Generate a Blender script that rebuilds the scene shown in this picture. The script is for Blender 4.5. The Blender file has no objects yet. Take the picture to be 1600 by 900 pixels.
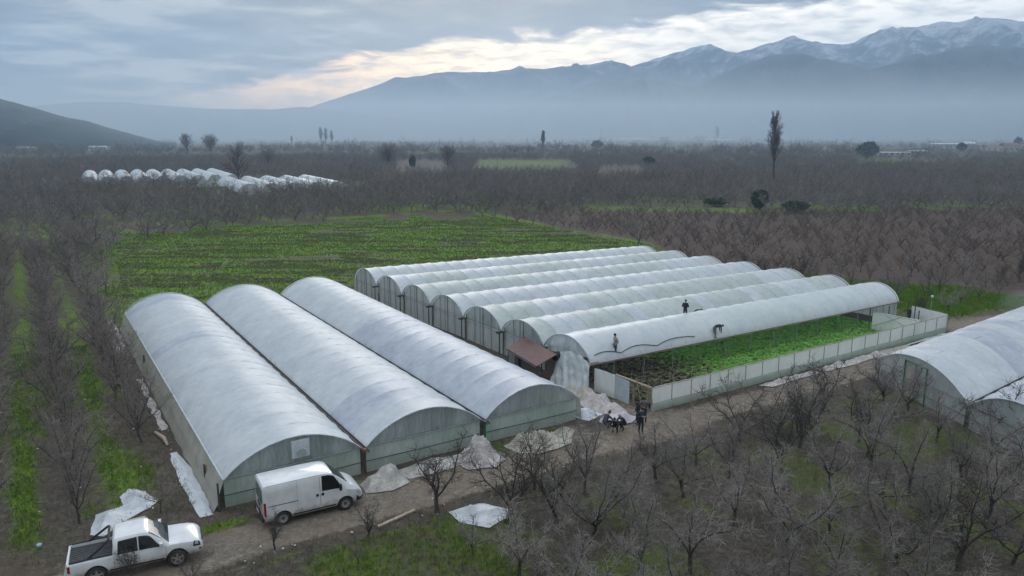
import bpy, bmesh, math, random
import numpy as np
from mathutils import Vector, Matrix, noise as mnoise

random.seed(7)
RNG = np.random.default_rng(11)
scene = bpy.context.scene
COL = scene.collection
PI = math.pi
rad = math.radians

# ------------------------------------------------------------------ frames
F_PX, HOR, CAM_H = 1180.0, 208.0, 18.5          # focal length in px of a 1600 px wide frame, horizon row, drone height
PITCH = math.atan((450 - HOR) / F_PX)
TH = rad(32.6)                                   # the holding is a square grid turned by this angle
CT, ST = math.cos(TH), math.sin(TH)


def S(u, v, z=0.0):
    """site grid (u along the road, v across it) -> world"""
    return Vector((u * CT - v * ST, u * ST + v * CT, z))


def UV(X, Y):
    return X * CT + Y * ST, -X * ST + Y * CT


def ray(px, py):
    a = (px - 800) / F_PX
    b = -(py - 450) / F_PX
    return Vector((a, math.cos(PITCH) + b * math.sin(PITCH), -math.sin(PITCH) + b * math.cos(PITCH)))


def G(px, py, z=0.0):
    d = ray(px, py)
    t = (z - CAM_H) / d.z
    return Vector((d.x * t, d.y * t, z))


def onplane(px, py, a, b):
    """point of the ray on the vertical plane through site points a, b"""
    p, q = S(*a), S(*b)
    n = Vector((q.y - p.y, p.x - q.x, 0))
    d = ray(px, py)
    o = Vector((0, 0, CAM_H))
    t = (p - o).dot(n) / d.dot(n)
    return o + d * t


# ------------------------------------------------------------------ object helpers
def tag(o, label=None, cat=None, group=None, kind=None):
    if label: o['label'] = label
    if cat: o['category'] = cat
    if group: o['group'] = group
    if kind: o['kind'] = kind
    return o


def empty(name, loc=(0, 0, 0), rz=0.0, label=None, cat=None, group=None):
    o = bpy.data.objects.new(name, None)
    o.empty_display_size = 0.3
    COL.objects.link(o)
    o.location = loc
    o.rotation_euler = (0, 0, rz)
    return tag(o, label, cat, group)


def np_mesh(name, verts, faces, smooth=False):
    """verts (n,3), faces (m,k) of one k"""
    me = bpy.data.meshes.new(name)
    verts = np.asarray(verts, np.float32)
    faces = np.asarray(faces, np.int32)
    m, k = faces.shape
    me.vertices.add(len(verts))
    me.vertices.foreach_set('co', verts.ravel())
    me.loops.add(m * k)
    me.loops.foreach_set('vertex_index', faces.ravel())
    me.polygons.add(m)
    me.polygons.foreach_set('loop_start', np.arange(0, m * k, k, dtype=np.int32))
    me.polygons.foreach_set('loop_total', np.full(m, k, np.int32))
    if smooth:
        me.polygons.foreach_set('use_smooth', np.ones(m, bool))
    me.update(calc_edges=True)
    return me


def link(name, me, mat=None, parent=None, loc=None, rz=None):
    o = bpy.data.objects.new(name, me)
    COL.objects.link(o)
    if mat is not None:
        for m in (mat if isinstance(mat, (list, tuple)) else [mat]):
            me.materials.append(m)
    if parent is not None: o.parent = parent
    if loc is not None: o.location = loc
    if rz is not None: o.rotation_euler = (0, 0, rz)
    return o


class MB:
    def __init__(self):
        self.v, self.f, self.m = [], [], []

    def add(self, vs, fs, m=0):
        o = len(self.v)
        self.v += [tuple(x) for x in vs]
        self.f += [tuple(o + i for i in f) for f in fs]
        self.m += [m] * len(fs)

    def box(self, c, s, rz=0.0, m=0):
        cx, cy, cz = c
        hx, hy, hz = s[0] / 2, s[1] / 2, s[2] / 2
        cr, sr = math.cos(rz), math.sin(rz)
        vs = []
        for dz in (-hz, hz):
            for dx, dy in ((-hx, -hy), (hx, -hy), (hx, hy), (-hx, hy)):
                vs.append((cx + dx * cr - dy * sr, cy + dx * sr + dy * cr, cz + dz))
        self.add(vs, [(3, 2, 1, 0), (4, 5, 6, 7), (0, 1, 5, 4), (1, 2, 6, 5), (2, 3, 7, 6), (3, 0, 4, 7)], m)

    def tube(self, pts, r, n=6, m=0, cap=True):
        pts = [Vector(p) for p in pts]
        rs = r if isinstance(r, (list, tuple)) else [r] * len(pts)
        vs, fs = [], []
        for i, p in enumerate(pts):
            a = pts[max(i - 1, 0)]
            b = pts[min(i + 1, len(pts) - 1)]
            d = (b - a).normalized()
            up = Vector((0, 0, 1)) if abs(d.z) < 0.9 else Vector((1, 0, 0))
            x = d.cross(up).normalized()
            y = d.cross(x).normalized()
            for k in range(n):
                t = 2 * PI * k / n
                vs.append(p + (x * math.cos(t) + y * math.sin(t)) * rs[i])
        for i in range(len(pts) - 1):
            for k in range(n):
                a, b = i * n + k, i * n + (k + 1) % n
                fs.append((a, a + n, b + n, b))
        if cap:
            fs.append(tuple(range(n)))
            fs.append(tuple(reversed(range((len(pts) - 1) * n, len(pts) * n))))
        self.add(vs, fs, m)

    def grid(self, rows, m=0, flip=False):
        """rows: list of equally long rows of points"""
        nr, nc = len(rows), len(rows[0])
        vs = [p for r in rows for p in r]
        fs = []
        for i in range(nr - 1):
            for j in range(nc - 1):
                a = i * nc + j
                q = (a, a + 1, a + nc + 1, a + nc)
                fs.append(tuple(reversed(q)) if flip else q)
        self.add(vs, fs, m)

    def build(self, name, mats, parent=None, smooth=False, loc=None, rz=None, angle=None):
        me = bpy.data.meshes.new(name)
        me.from_pydata([tuple(p) for p in self.v], [], self.f)
        o = link(name, me, mats, parent, loc, rz)
        if any(self.m):
            me.polygons.foreach_set('material_index', self.m)
        if smooth:
            me.polygons.foreach_set('use_smooth', [True] * len(me.polygons))
            if angle is not None:
                me.set_sharp_from_angle(angle=angle)
        me.update()
        return o


def bake(o):
    """replace an object's mesh by its evaluated one"""
    dg = bpy.context.evaluated_depsgraph_get()
    me = bpy.data.meshes.new_from_object(o.evaluated_get(dg))
    o.modifiers.clear()
    o.data = me
    return o


# ------------------------------------------------------------------ materials
def new_mat(name):
    m = bpy.data.materials.new(name)
    m.use_nodes = True
    nt = m.node_tree
    nt.nodes.clear()
    out = nt.nodes.new('ShaderNodeOutputMaterial')
    return m, nt, out


def N(nt, typ, **kw):
    n = nt.nodes.new('ShaderNode' + typ)
    for k, v in kw.items():
        if k.startswith('i_'):
            key = k[2:].replace('_', ' ')
            n.inputs[int(key) if key.isdigit() else key].default_value = v
        else:
            setattr(n, k, v)
    return n


def math_n(nt, op, a, b=None, c=None, clamp=False):
    n = nt.nodes.new('ShaderNodeMath')
    n.operation = op
    n.use_clamp = clamp
    for i, x in enumerate((a, b, c)):
        if x is None: continue
        if isinstance(x, (int, float)): n.inputs[i].default_value = x
        else: nt.links.new(x, n.inputs[i])
    return n.outputs[0]


def mix_c(nt, fac, a, b, mode='MIX'):
    n = nt.nodes.new('ShaderNodeMix')
    n.data_type = 'RGBA'
    n.blend_type = mode
    for s, x in (('Factor', fac), ('A', a), ('B', b)):
        sock = [i for i in n.inputs if i.name == s and (i.type == 'RGBA' or (s == 'Factor' and i.type == 'VALUE'))][0]
        if isinstance(x, (int, float)): sock.default_value = x
        elif isinstance(x, tuple): sock.default_value = (*x[:3], 1)
        else: nt.links.new(x, sock)
    return [o for o in n.outputs if o.type == 'RGBA'][0]


def noise_n(nt, vec, scale, detail=4, rough=0.55, dist=0.0):
    n = N(nt, 'TexNoise')
    n.inputs['Scale'].default_value = scale
    n.inputs['Detail'].default_value = detail
    n.inputs['Roughness'].default_value = rough
    n.inputs['Distortion'].default_value = dist
    if vec is not None: nt.links.new(vec, n.inputs['Vector'])
    return n.outputs['Fac']


def ramp(nt, fac, stops):
    n = N(nt, 'ValToRGB')
    el = n.color_ramp.elements
    while len(el) < len(stops): el.new(0.5)
    for e, (p, c) in zip(el, stops):
        e.position = p
        e.color = (*c[:3], 1) if isinstance(c, tuple) else (c, c, c, 1)
    nt.links.new(fac, n.inputs[0])
    return n.outputs[0]


def bump_n(nt, h, strength=0.3, dist=0.05):
    b = N(nt, 'Bump')
    b.inputs['Strength'].default_value = strength
    b.inputs['Distance'].default_value = dist
    nt.links.new(h, b.inputs['Height'])
    return b.outputs[0]


def simple(name, c1, c2=None, scale=4.0, rough=0.7, bump=0.0, metal=0.0, spec=0.4, coord='Object', obj_var=0.0, coat=0.0):
    """two-tone noise surface"""
    m, nt, out = new_mat(name)
    p = N(nt, 'BsdfPrincipled')
    p.inputs['Roughness'].default_value = rough
    p.inputs['Metallic'].default_value = metal
    p.inputs['Specular IOR Level'].default_value = spec
    p.inputs['Coat Weight'].default_value = coat
    tc = N(nt, 'TexCoord')
    f = noise_n(nt, tc.outputs[coord], scale, 5, 0.6)
    c = ramp(nt, f, [(0.3, c1), (0.7, c2 or c1)])
    if obj_var:
        oi = N(nt, 'ObjectInfo')
        k = math_n(nt, 'MULTIPLY_ADD', oi.outputs['Random'], 2 * obj_var, 1 - obj_var)
        vm = N(nt, 'VectorMath', operation='SCALE')
        nt.links.new(c, vm.inputs[0])
        nt.links.new(k, vm.inputs['Scale'])
        c = vm.outputs[0]
    nt.links.new(c, p.inputs['Base Color'])
    if bump: nt.links.new(bump_n(nt, f, bump, 0.03), p.inputs['Normal'])
    nt.links.new(p.outputs[0], out.inputs[0])
    return m


def film(name, c1, c2, transp=(0.05, 0.2), rough=0.35, scale=0.6, stretch=(1, 1, 1), transl=0.35, bump=0.0, spec=0.5, dirt=None):
    """plastic sheet: diffuse + translucent + gloss, partly see-through"""
    m, nt, out = new_mat(name)
    tc = N(nt, 'TexCoord')
    mp = N(nt, 'Mapping')
    mp.inputs['Scale'].default_value = stretch
    nt.links.new(tc.outputs['Object'], mp.inputs[0])
    f = noise_n(nt, mp.outputs[0], scale, 6, 0.62, 0.4)
    f2 = noise_n(nt, mp.outputs[0], scale * 5.3, 4, 0.6)
    fm = math_n(nt, 'MULTIPLY_ADD', f2, 0.35, math_n(nt, 'MULTIPLY', f, 0.65))
    c = ramp(nt, fm, [(0.33, c1), (0.66, c2)])
    if dirt:
        # mud and algae that sit near the foot of the sheet
        sp = N(nt, 'SeparateXYZ')
        g = N(nt, 'NewGeometry')
        nt.links.new(g.outputs['Position'], sp.inputs[0])
        dz = math_n(nt, 'MULTIPLY_ADD', f2, 0.9, math_n(nt, 'SUBTRACT', 0.15, sp.outputs[2]), clamp=True)
        c = mix_c(nt, math_n(nt, 'MULTIPLY', dz, 0.9, clamp=True), c, dirt)
    p = N(nt, 'BsdfPrincipled')
    p.inputs['Roughness'].default_value = rough
    p.inputs['Specular IOR Level'].default_value = spec
    nt.links.new(c, p.inputs['Base Color'])
    tl = N(nt, 'BsdfTranslucent')
    nt.links.new(c, tl.inputs['Color'])
    ms = N(nt, 'MixShader')
    ms.inputs[0].default_value = transl
    nt.links.new(p.outputs[0], ms.inputs[1])
    nt.links.new(tl.outputs[0], ms.inputs[2])
    tr = N(nt, 'BsdfTransparent')
    tf = N(nt, 'MapRange')
    tf.inputs['From Min'].default_value = 0.35
    tf.inputs['From Max'].default_value = 0.65
    tf.inputs['To Min'].default_value = transp[1]
    tf.inputs['To Max'].default_value = transp[0]
    nt.links.new(fm, tf.inputs['Value'])
    m2 = N(nt, 'MixShader')
    nt.links.new(tf.outputs[0], m2.inputs[0])
    nt.links.new(ms.outputs[0], m2.inputs[1])
    nt.links.new(tr.outputs[0], m2.inputs[2])
    if bump:
        b = bump_n(nt, f2, bump, 0.06)
        nt.links.new(b, p.inputs['Normal'])
    nt.links.new(m2.outputs[0], out.inputs[0])
    return m


M = {}
M['film_blue'] = film('greenhouse_film', (0.62, 0.685, 0.74), (0.77, 0.815, 0.85), (0.0, 0.10), 0.42, 0.5, bump=0.25, transl=0.28, spec=0.3)
M['film_lilac'] = film('greenhouse_film_patched', (0.50, 0.56, 0.67), (0.66, 0.715, 0.79), (0.0, 0.12), 0.40, 0.5, transl=0.28, spec=0.35)
M['film_green'] = film('greenhouse_film_greenish', (0.55, 0.63, 0.615), (0.71, 0.77, 0.755), (0.02, 0.14), 0.45, 0.5, transl=0.28, spec=0.3)
M['film_new'] = film('greenhouse_film_new', (0.76, 0.84, 0.90), (0.87, 0.91, 0.94), (0.0, 0.10), 0.35, 0.5, transl=0.36, spec=0.4)
M['film_end'] = film('end_film', (0.44, 0.53, 0.52), (0.68, 0.76, 0.75), (0.10, 0.40), 0.35, 1.4, (1, 1, 0.16), transl=0.4)
M['film_end_grey'] = film('end_film_grey', (0.54, 0.59, 0.57), (0.70, 0.74, 0.72), (0.0, 0.12), 0.4, 1.1, (1, 1, 0.3), transl=0.35)
M['film_low'] = film('low_wall_film', (0.44, 0.58, 0.49), (0.66, 0.75, 0.68), (0.03, 0.16), 0.4, 1.2, (1, 1, 0.4), transl=0.35, dirt=(0.40, 0.44, 0.36))
M['film_side'] = film('side_wall_film', (0.42, 0.41, 0.35), (0.60, 0.59, 0.53), (0.0, 0.08), 0.5, 1.0, (1, 1, 0.35), transl=0.25, dirt=(0.30, 0.28, 0.22))
M['film_wall'] = film('bay_wall_film', (0.74, 0.79, 0.78), (0.85, 0.88, 0.87), (0.0, 0.06), 0.4, 0.8, (1, 1, 0.5), transl=0.28, dirt=(0.44, 0.46, 0.38))
M['film_clear'] = film('clear_loose_film', (0.60, 0.68, 0.71), (0.84, 0.88, 0.89), (0.0, 0.25), 0.2, 1.6, (1, 1, 0.4), transl=0.3, bump=0.5)
M['film_white'] = film('white_loose_film', (0.60, 0.66, 0.72), (0.82, 0.85, 0.88), (0, 0.03), 0.35, 2.0, transl=0.2, bump=0.7)
M['film_dirty'] = film('dirty_loose_film', (0.30, 0.28, 0.25), (0.72, 0.70, 0.66), (0, 0.05), 0.45, 1.6, transl=0.15, bump=1.0)
M['film_pink'] = film('pinkish_loose_film', (0.36, 0.32, 0.30), (0.76, 0.72, 0.70), (0, 0.05), 0.45, 1.5, transl=0.15, bump=1.0)
M['film_straw'] = film('straw_coloured_film', (0.32, 0.29, 0.23), (0.64, 0.61, 0.53), (0, 0.03), 0.45, 1.5, transl=0.15, bump=0.9)
M['steel'] = simple('galvanised_steel', (0.24, 0.26, 0.27), (0.38, 0.40, 0.41), 3, 0.5, metal=0.3)
M['hoop'] = simple('hoop_under_film', (0.30, 0.35, 0.36), (0.38, 0.43, 0.43), 3, 0.5)
M['dark_steel'] = simple('dark_steel', (0.05, 0.055, 0.06), (0.09, 0.09, 0.09), 4, 0.6)
M['gutter'] = simple('weathered_gutter', (0.05, 0.05, 0.05), (0.12, 0.10, 0.09), 3, 0.7)
M['rusty'] = simple('rusty_iron', (0.16, 0.06, 0.04), (0.24, 0.11, 0.08), 5, 0.8)
M['green_paint'] = simple('green_paint', (0.015, 0.11, 0.06), (0.03, 0.16, 0.09), 5, 0.6)
M['wood'] = simple('weathered_wood', (0.20, 0.16, 0.12), (0.36, 0.30, 0.23), 6, 0.85, 0.2)
M['dark_wood'] = simple('dark_wood', (0.06, 0.05, 0.04), (0.13, 0.10, 0.08), 5, 0.9, 0.2)
M['plank'] = simple('pale_plank', (0.34, 0.27, 0.20), (0.48, 0.40, 0.32), 6, 0.85, 0.1)
M['red_roof'] = simple('red_sheet_roof', (0.075, 0.032, 0.030), (0.14, 0.07, 0.062), 2.6, 0.6, 0.0)
M['door_blue'] = simple('pale_blue_door', (0.36, 0.44, 0.50), (0.48, 0.54, 0.57), 1.5, 0.5)
M['black'] = simple('black_plastic', (0.012, 0.012, 0.013), (0.03, 0.03, 0.03), 5, 0.6)
M['bark_dark'] = simple('dark_bark', (0.05, 0.044, 0.039), (0.12, 0.107, 0.095), 9, 0.95, 0.4, spec=0.2, obj_var=0.25)
M['twig'] = simple('grey_brown_twig', (0.16, 0.143, 0.132), (0.32, 0.295, 0.278), 2.5, 0.9, spec=0.3, obj_var=0.3)
M['twig_brown'] = simple('brown_twig', (0.15, 0.128, 0.115), (0.28, 0.245, 0.225), 2.5, 0.9, spec=0.2, obj_var=0.3)
M['twig_far'] = simple('far_twig', (0.165, 0.146, 0.132), (0.27, 0.242, 0.222), 0.6, 0.95, spec=0.1, obj_var=0.3)
M['twig_red'] = simple('reddish_twig', (0.120, 0.090, 0.076), (0.185, 0.145, 0.125), 0.6, 0.95, spec=0.1, obj_var=0.3)
M['evergreen'] = simple('evergreen_leaf', (0.05, 0.075, 0.045), (0.09, 0.115, 0.07), 2, 0.8, spec=0.2)
M['leaf'] = simple('crop_leaf', (0.10, 0.27, 0.024), (0.19, 0.43, 0.06), 1.2, 0.6)
M['dry_leaf'] = simple('dry_crop_leaf', (0.10, 0.085, 0.05), (0.17, 0.17, 0.09), 1.2, 0.8)
M['grass'] = simple('grass_blade', (0.085, 0.175, 0.012), (0.18, 0.30, 0.025), 0.8, 0.7, spec=0.2)
M['straw'] = simple('dry_grass_blade', (0.13, 0.11, 0.075), (0.25, 0.22, 0.16), 0.8, 0.9, spec=0.2)
M['litter'] = simple('twig_litter', (0.09, 0.08, 0.072), (0.22, 0.20, 0.18), 1.5, 0.9)
m, nt, out = new_mat('white_car_paint')
p = N(nt, 'BsdfPrincipled')
p.inputs['Roughness'].default_value = 0.3
p.inputs['Coat Weight'].default_value = 0.4
tc = N(nt, 'TexCoord')
sx = N(nt, 'SeparateXYZ')
nt.links.new(tc.outputs['Object'], sx.inputs[0])
f = noise_n(nt, tc.outputs['Object'], 3.5, 6, 0.7)
mud = math_n(nt, 'MULTIPLY_ADD', sx.outputs[2], -1.5, math_n(nt, 'MULTIPLY_ADD', f, 2.2, 0.0))
mf = ramp(nt, mud, [(0.02, 0.0), (0.75, 0.8)])
f3 = noise_n(nt, tc.outputs['Object'], 1.2, 5, 0.6)
wc = ramp(nt, f3, [(0.35, (0.60, 0.62, 0.64)), (0.65, (0.76, 0.78, 0.80))])
nt.links.new(mix_c(nt, mf, wc, (0.24, 0.20, 0.16)), p.inputs['Base Color'])
nt.links.new(math_n(nt, 'MULTIPLY_ADD', mf, 0.5, 0.28), p.inputs['Roughness'])
nt.links.new(p.outputs[0], out.inputs[0])
M['white_paint'] = m
M['glass'] = simple('dark_car_glass', (0.008, 0.010, 0.012), (0.02, 0.024, 0.026), 1, 0.06, spec=0.6)
M['glass_pale'] = simple('reflecting_car_glass', (0.05, 0.10, 0.10), (0.09, 0.15, 0.15), 1, 0.08, spec=0.7)
M['tyre'] = simple('tyre_rubber', (0.018, 0.017, 0.016), (0.05, 0.045, 0.04), 6, 0.85)
M['rim'] = simple('wheel_rim', (0.34, 0.34, 0.34), (0.46, 0.46, 0.45), 3, 0.35, metal=0.5)
M['trim'] = simple('dark_trim', (0.02, 0.021, 0.022), (0.045, 0.043, 0.04), 3, 0.7)
M['red_lamp'] = simple('red_tail_lamp', (0.22, 0.012, 0.015), (0.35, 0.02, 0.02), 3, 0.25)
M['lamp'] = simple('clear_lamp', (0.35, 0.38, 0.40), (0.55, 0.58, 0.6), 3, 0.15)
M['bed_liner'] = simple('bed_liner', (0.045, 0.047, 0.052), (0.075, 0.077, 0.08), 2, 0.8)
M['skin'] = simple('skin', (0.36, 0.20, 0.13), (0.42, 0.25, 0.17), 4, 0.6)
M['hair'] = simple('dark_hair', (0.010, 0.008, 0.007), (0.02, 0.016, 0.013), 8, 0.7)
M['navy'] = simple('navy_cloth', (0.022, 0.028, 0.055), (0.05, 0.058, 0.095), 5, 0.9)
M['blackcloth'] = simple('black_cloth', (0.014, 0.014, 0.018), (0.034, 0.034, 0.04), 5, 0.9)
M['beige_cloth'] = simple('beige_cloth', (0.26, 0.23, 0.20), (0.36, 0.32, 0.28), 5, 0.9)
M['jeans'] = simple('blue_jeans', (0.025, 0.045, 0.07), (0.05, 0.075, 0.105), 5, 0.9)
M['khaki'] = simple('khaki_cloth', (0.13, 0.11, 0.09), (0.2, 0.17, 0.14), 5, 0.9)
M['greycloth'] = simple('grey_cloth', (0.07, 0.07, 0.08), (0.13, 0.13, 0.14), 5, 0.9)
M['palecloth'] = simple('pale_cloth', (0.45, 0.43, 0.46), (0.55, 0.53, 0.56), 5, 0.9)
M['house_wall'] = simple('plaster', (0.42, 0.42, 0.42), (0.58, 0.57, 0.54), 0.3, 0.9, obj_var=0.2)
M['shed_wall'] = simple('shed_sheet', (0.48, 0.52, 0.55), (0.60, 0.63, 0.65), 0.2, 0.6)
M['house_roof'] = simple('tiled_roof', (0.16, 0.10, 0.08), (0.24, 0.15, 0.12), 0.6, 0.9, obj_var=0.2)
M['white_roof'] = simple('pale_metal_roof', (0.60, 0.64, 0.67), (0.72, 0.75, 0.77), 0.2, 0.5)
M['window'] = simple('window_pane', (0.02, 0.025, 0.03), (0.05, 0.055, 0.06), 1, 0.2)
M['blue_item'] = simple('pale_blue_plastic', (0.25, 0.38, 0.46), (0.35, 0.48, 0.55), 3, 0.4)

# ------------------------------------------------------------------ camera, world, sun, haze
cam_d = bpy.data.cameras.new('camera')
cam = bpy.data.objects.new('camera', cam_d)
COL.objects.link(cam)
cam.location = (0, 0, CAM_H)
cam.rotation_euler = (PI / 2 - PITCH, 0, 0)
cam_d.sensor_width = 36
cam_d.lens = F_PX * 36 / 1600
cam_d.clip_start = 0.5
cam_d.clip_end = 60000
scene.camera = cam

SUN_EL, SUN_AZ = rad(16), rad(-3)         # behind the cloud bank over the ridge
world = bpy.data.worlds.new('World')
scene.world = world
world.use_nodes = True
nt = world.node_tree
nt.nodes.clear()
wo = N(nt, 'OutputWorld')
bg = N(nt, 'Background')
bg.inputs['Strength'].default_value = 0.1
sky = N(nt, 'TexSky', sky_type='NISHITA', sun_disc=False)
sky.sun_elevation = SUN_EL
sky.sun_rotation = SUN_AZ
sky.altitude = 200
tc = N(nt, 'TexCoord')
sp = N(nt, 'SeparateXYZ')
nt.links.new(tc.outputs['Generated'], sp.inputs[0])
X, Y, Z = sp.outputs
az = math_n(nt, 'MULTIPLY', math_n(nt, 'ARCTAN2', X, Y), 180 / PI)
el = math_n(nt, 'MULTIPLY', math_n(nt, 'ARCSINE', Z), 180 / PI)
den = math_n(nt, 'ADD', math_n(nt, 'MAXIMUM', Z, 0.0), 0.085)
cx = N(nt, 'CombineXYZ')
nt.links.new(math_n(nt, 'DIVIDE', X, den), cx.inputs[0])
nt.links.new(math_n(nt, 'DIVIDE', Y, den), cx.inputs[1])
cn = noise_n(nt, cx.outputs[0], 0.62, 8, 0.55, 0.3)
cn2 = noise_n(nt, cx.outputs[0], 2.1, 7, 0.6, 0.2)
cnm = math_n(nt, 'MULTIPLY_ADD', cn2, 0.35, math_n(nt, 'MULTIPLY', cn, 0.65))
deck = ramp(nt, cnm, [(0.41, (0.010, 0.009, 0.008)), (0.47, (0.045, 0.038, 0.032)), (0.52, (0.110, 0.096, 0.080)), (0.58, (0.30, 0.270, 0.230))])
# overhead the sheet of cloud is thinner and brighter
up = N(nt, 'MapRange', clamp=True)
up.inputs['From Min'].default_value = 15
up.inputs['From Max'].default_value = 55
nt.links.new(el, up.inputs['Value'])
deck = mix_c(nt, math_n(nt, 'MULTIPLY', up.outputs[0], 0.85), deck, (0.62, 0.665, 0.71))
# clear gap between the deck's lower edge and the ridge
ce = N(nt, 'CombineXYZ')
nt.links.new(math_n(nt, 'MULTIPLY', az, 0.10), ce.inputs[0])
nt.links.new(math_n(nt, 'MULTIPLY', el, 0.42), ce.inputs[1])
gn = noise_n(nt, ce.outputs[0], 1.5, 7, 0.6, 0.5)
edge = math_n(nt, 'MULTIPLY_ADD', az, 0.105, 6.8)
edge = math_n(nt, 'SUBTRACT', edge, math_n(nt, 'MULTIPLY', math_n(nt, 'MAXIMUM', math_n(nt, 'SUBTRACT', -5.0, az), 0.0), 0.10))
d = math_n(nt, 'SUBTRACT', edge, el)
d = math_n(nt, 'MULTIPLY_ADD', math_n(nt, 'SUBTRACT', gn, 0.5), 5.0, d)
gap = N(nt, 'MapRange', clamp=True, interpolation_type='SMOOTHSTEP')
gap.inputs['From Min'].default_value = -0.35
gap.inputs['From Max'].default_value = 0.7
nt.links.new(d, gap.inputs['Value'])
# it closes towards the left and far behind
lf = N(nt, 'MapRange', clamp=True, interpolation_type='SMOOTHSTEP')
lf.inputs['From Min'].default_value = -29
lf.inputs['From Max'].default_value = -19
nt.links.new(az, lf.inputs['Value'])
rt = N(nt, 'MapRange', clamp=True, interpolation_type='SMOOTHSTEP')
rt.inputs['From Min'].default_value = 75
rt.inputs['From Max'].default_value = 40
nt.links.new(az, rt.inputs['Value'])
gapf = math_n(nt, 'MULTIPLY', math_n(nt, 'MULTIPLY', gap.outputs[0], lf.outputs[0]), rt.outputs[0])
azn = N(nt, 'MapRange', clamp=True)
azn.inputs['From Min'].default_value = -30
azn.inputs['From Max'].default_value = 35
nt.links.new(az, azn.inputs['Value'])
glow = ramp(nt, azn.outputs[0], [(0.05, (0.50, 0.36, 0.26)), (0.22, (1.4, 0.80, 0.33)), (0.42, (1.65, 1.25, 0.70)), (0.62, (1.25, 1.08, 0.82)), (0.95, (0.90, 0.83, 0.72))])
gn2 = noise_n(nt, ce.outputs[0], 4.2, 6, 0.6, 0.3)
glow = mix_c(nt, ramp(nt, gn2, [(0.42, 0.0), (0.66, 0.7)]), glow, (0.30, 0.29, 0.28))
# the deck is thickest just above that gap, on the right
th = N(nt, 'MapRange', clamp=True, interpolation_type='SMOOTHSTEP')
th.inputs['From Min'].default_value = -5.0
th.inputs['From Max'].default_value = -0.6
nt.links.new(d, th.inputs['Value'])
tr_ = N(nt, 'MapRange', clamp=True)
tr_.inputs['From Min'].default_value = -16
tr_.inputs['From Max'].default_value = 4
nt.links.new(az, tr_.inputs['Value'])
deck = mix_c(nt, math_n(nt, 'MULTIPLY', math_n(nt, 'MULTIPLY', th.outputs[0], tr_.outputs[0]), 0.7), deck, (0.050, 0.050, 0.050))
cl = mix_c(nt, gapf, deck, glow)
vm = N(nt, 'VectorMath', operation='SCALE')
vm.inputs['Scale'].default_value = 10.0
nt.links.new(cl, vm.inputs[0])
skc = mix_c(nt, 0.93, sky.outputs[0], vm.outputs[0])
nt.links.new(skc, bg.inputs['Color'])
nt.links.new(bg.outputs[0], wo.inputs[0])

sd = bpy.data.lights.new('sun', 'SUN')
sd.energy = 0.8
sd.angle = rad(30)
sd.color = (1.0, 0.97, 0.93)
sun = bpy.data.objects.new('sun', sd)
COL.objects.link(sun)
sdir = Vector((math.sin(SUN_AZ) * math.cos(SUN_EL), math.cos(SUN_AZ) * math.cos(SUN_EL), math.sin(SUN_EL)))
sun.rotation_euler = (-sdir).to_track_quat('-Z', 'Y').to_euler()
sun.location = (0, 0, 60)


def volume_box(name, lo, hi, color, density, aniso=0.0):
    b = MB()
    b.box([(a + c) / 2 for a, c in zip(lo, hi)], [c - a for a, c in zip(lo, hi)])
    m, nt, out = new_mat(name)
    v = N(nt, 'VolumePrincipled')
    v.inputs['Color'].default_value = (*color, 1)
    v.inputs['Density'].default_value = density
    v.inputs['Anisotropy'].default_value = aniso
    nt.links.new(v.outputs[0], out.inputs['Volume'])
    o = b.build(name, m)
    return tag(o, kind='stuff')


HAZE_D = 1 / 3500
volume_box('haze', (-5600, -600, -1.5), (5600, 5400, 660), (0.52, 0.74, 1.0), HAZE_D, 0.22)
# the low bank of mist over the plain; the camera looks across its top
volume_box('mist', (-2600, 860, -0.6), (2600, 2100, 92), (0.76, 0.89, 1.0), 1 / 1000, 0.45)

# ------------------------------------------------------------------ ground
def vnoise(x, y, seed=0):
    xi, yi = np.floor(x).astype(np.int64), np.floor(y).astype(np.int64)
    xf, yf = x - xi, y - yi
    xf, yf = xf * xf * (3 - 2 * xf), yf * yf * (3 - 2 * yf)

    def h(a, b):
        n = (a * 374761393 + b * 668265263 + seed * 1442695041) & 0xFFFFFFFF
        n = ((n ^ (n >> 13)) * 1274126177) & 0xFFFFFFFF
        return ((n ^ (n >> 16)) & 0xFFFF) / 65535.0
    return (h(xi, yi) * (1 - xf) + h(xi + 1, yi) * xf) * (1 - yf) + (h(xi, yi + 1) * (1 - xf) + h(xi + 1, yi + 1) * xf) * yf


def fbm(x, y, seed=0, o=4):
    s, a, t = 0, 1.0, 0
    for k in range(o):
        s = s + a * vnoise(x * 2 ** k, y * 2 ** k, seed + k)
        t += a
        a *= 0.55
    return s / t


def poly_sd(u, v, poly):
    """signed distance to a polygon, positive inside"""
    d = np.full(u.shape, 1e9)
    ins = np.zeros(u.shape, bool)
    n = len(poly)
    for i in range(n):
        ax, ay = poly[i]
        bx, by = poly[(i + 1) % n]
        ex, ey = bx - ax, by - ay
        t = np.clip(((u - ax) * ex + (v - ay) * ey) / (ex * ex + ey * ey), 0, 1)
        d = np.minimum(d, np.hypot(u - ax - t * ex, v - ay - t * ey))
        if by != ay:
            c = ((ay > v) != (by > v)) & (u < (bx - ax) * (v - ay) / (by - ay) + ax)
            ins ^= c
    return np.where(ins, d, -d)


def sstep(a, b, x):
    t = np.clip((x - a) / (b - a), 0, 1)
    return t * t * (3 - 2 * t)


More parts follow.
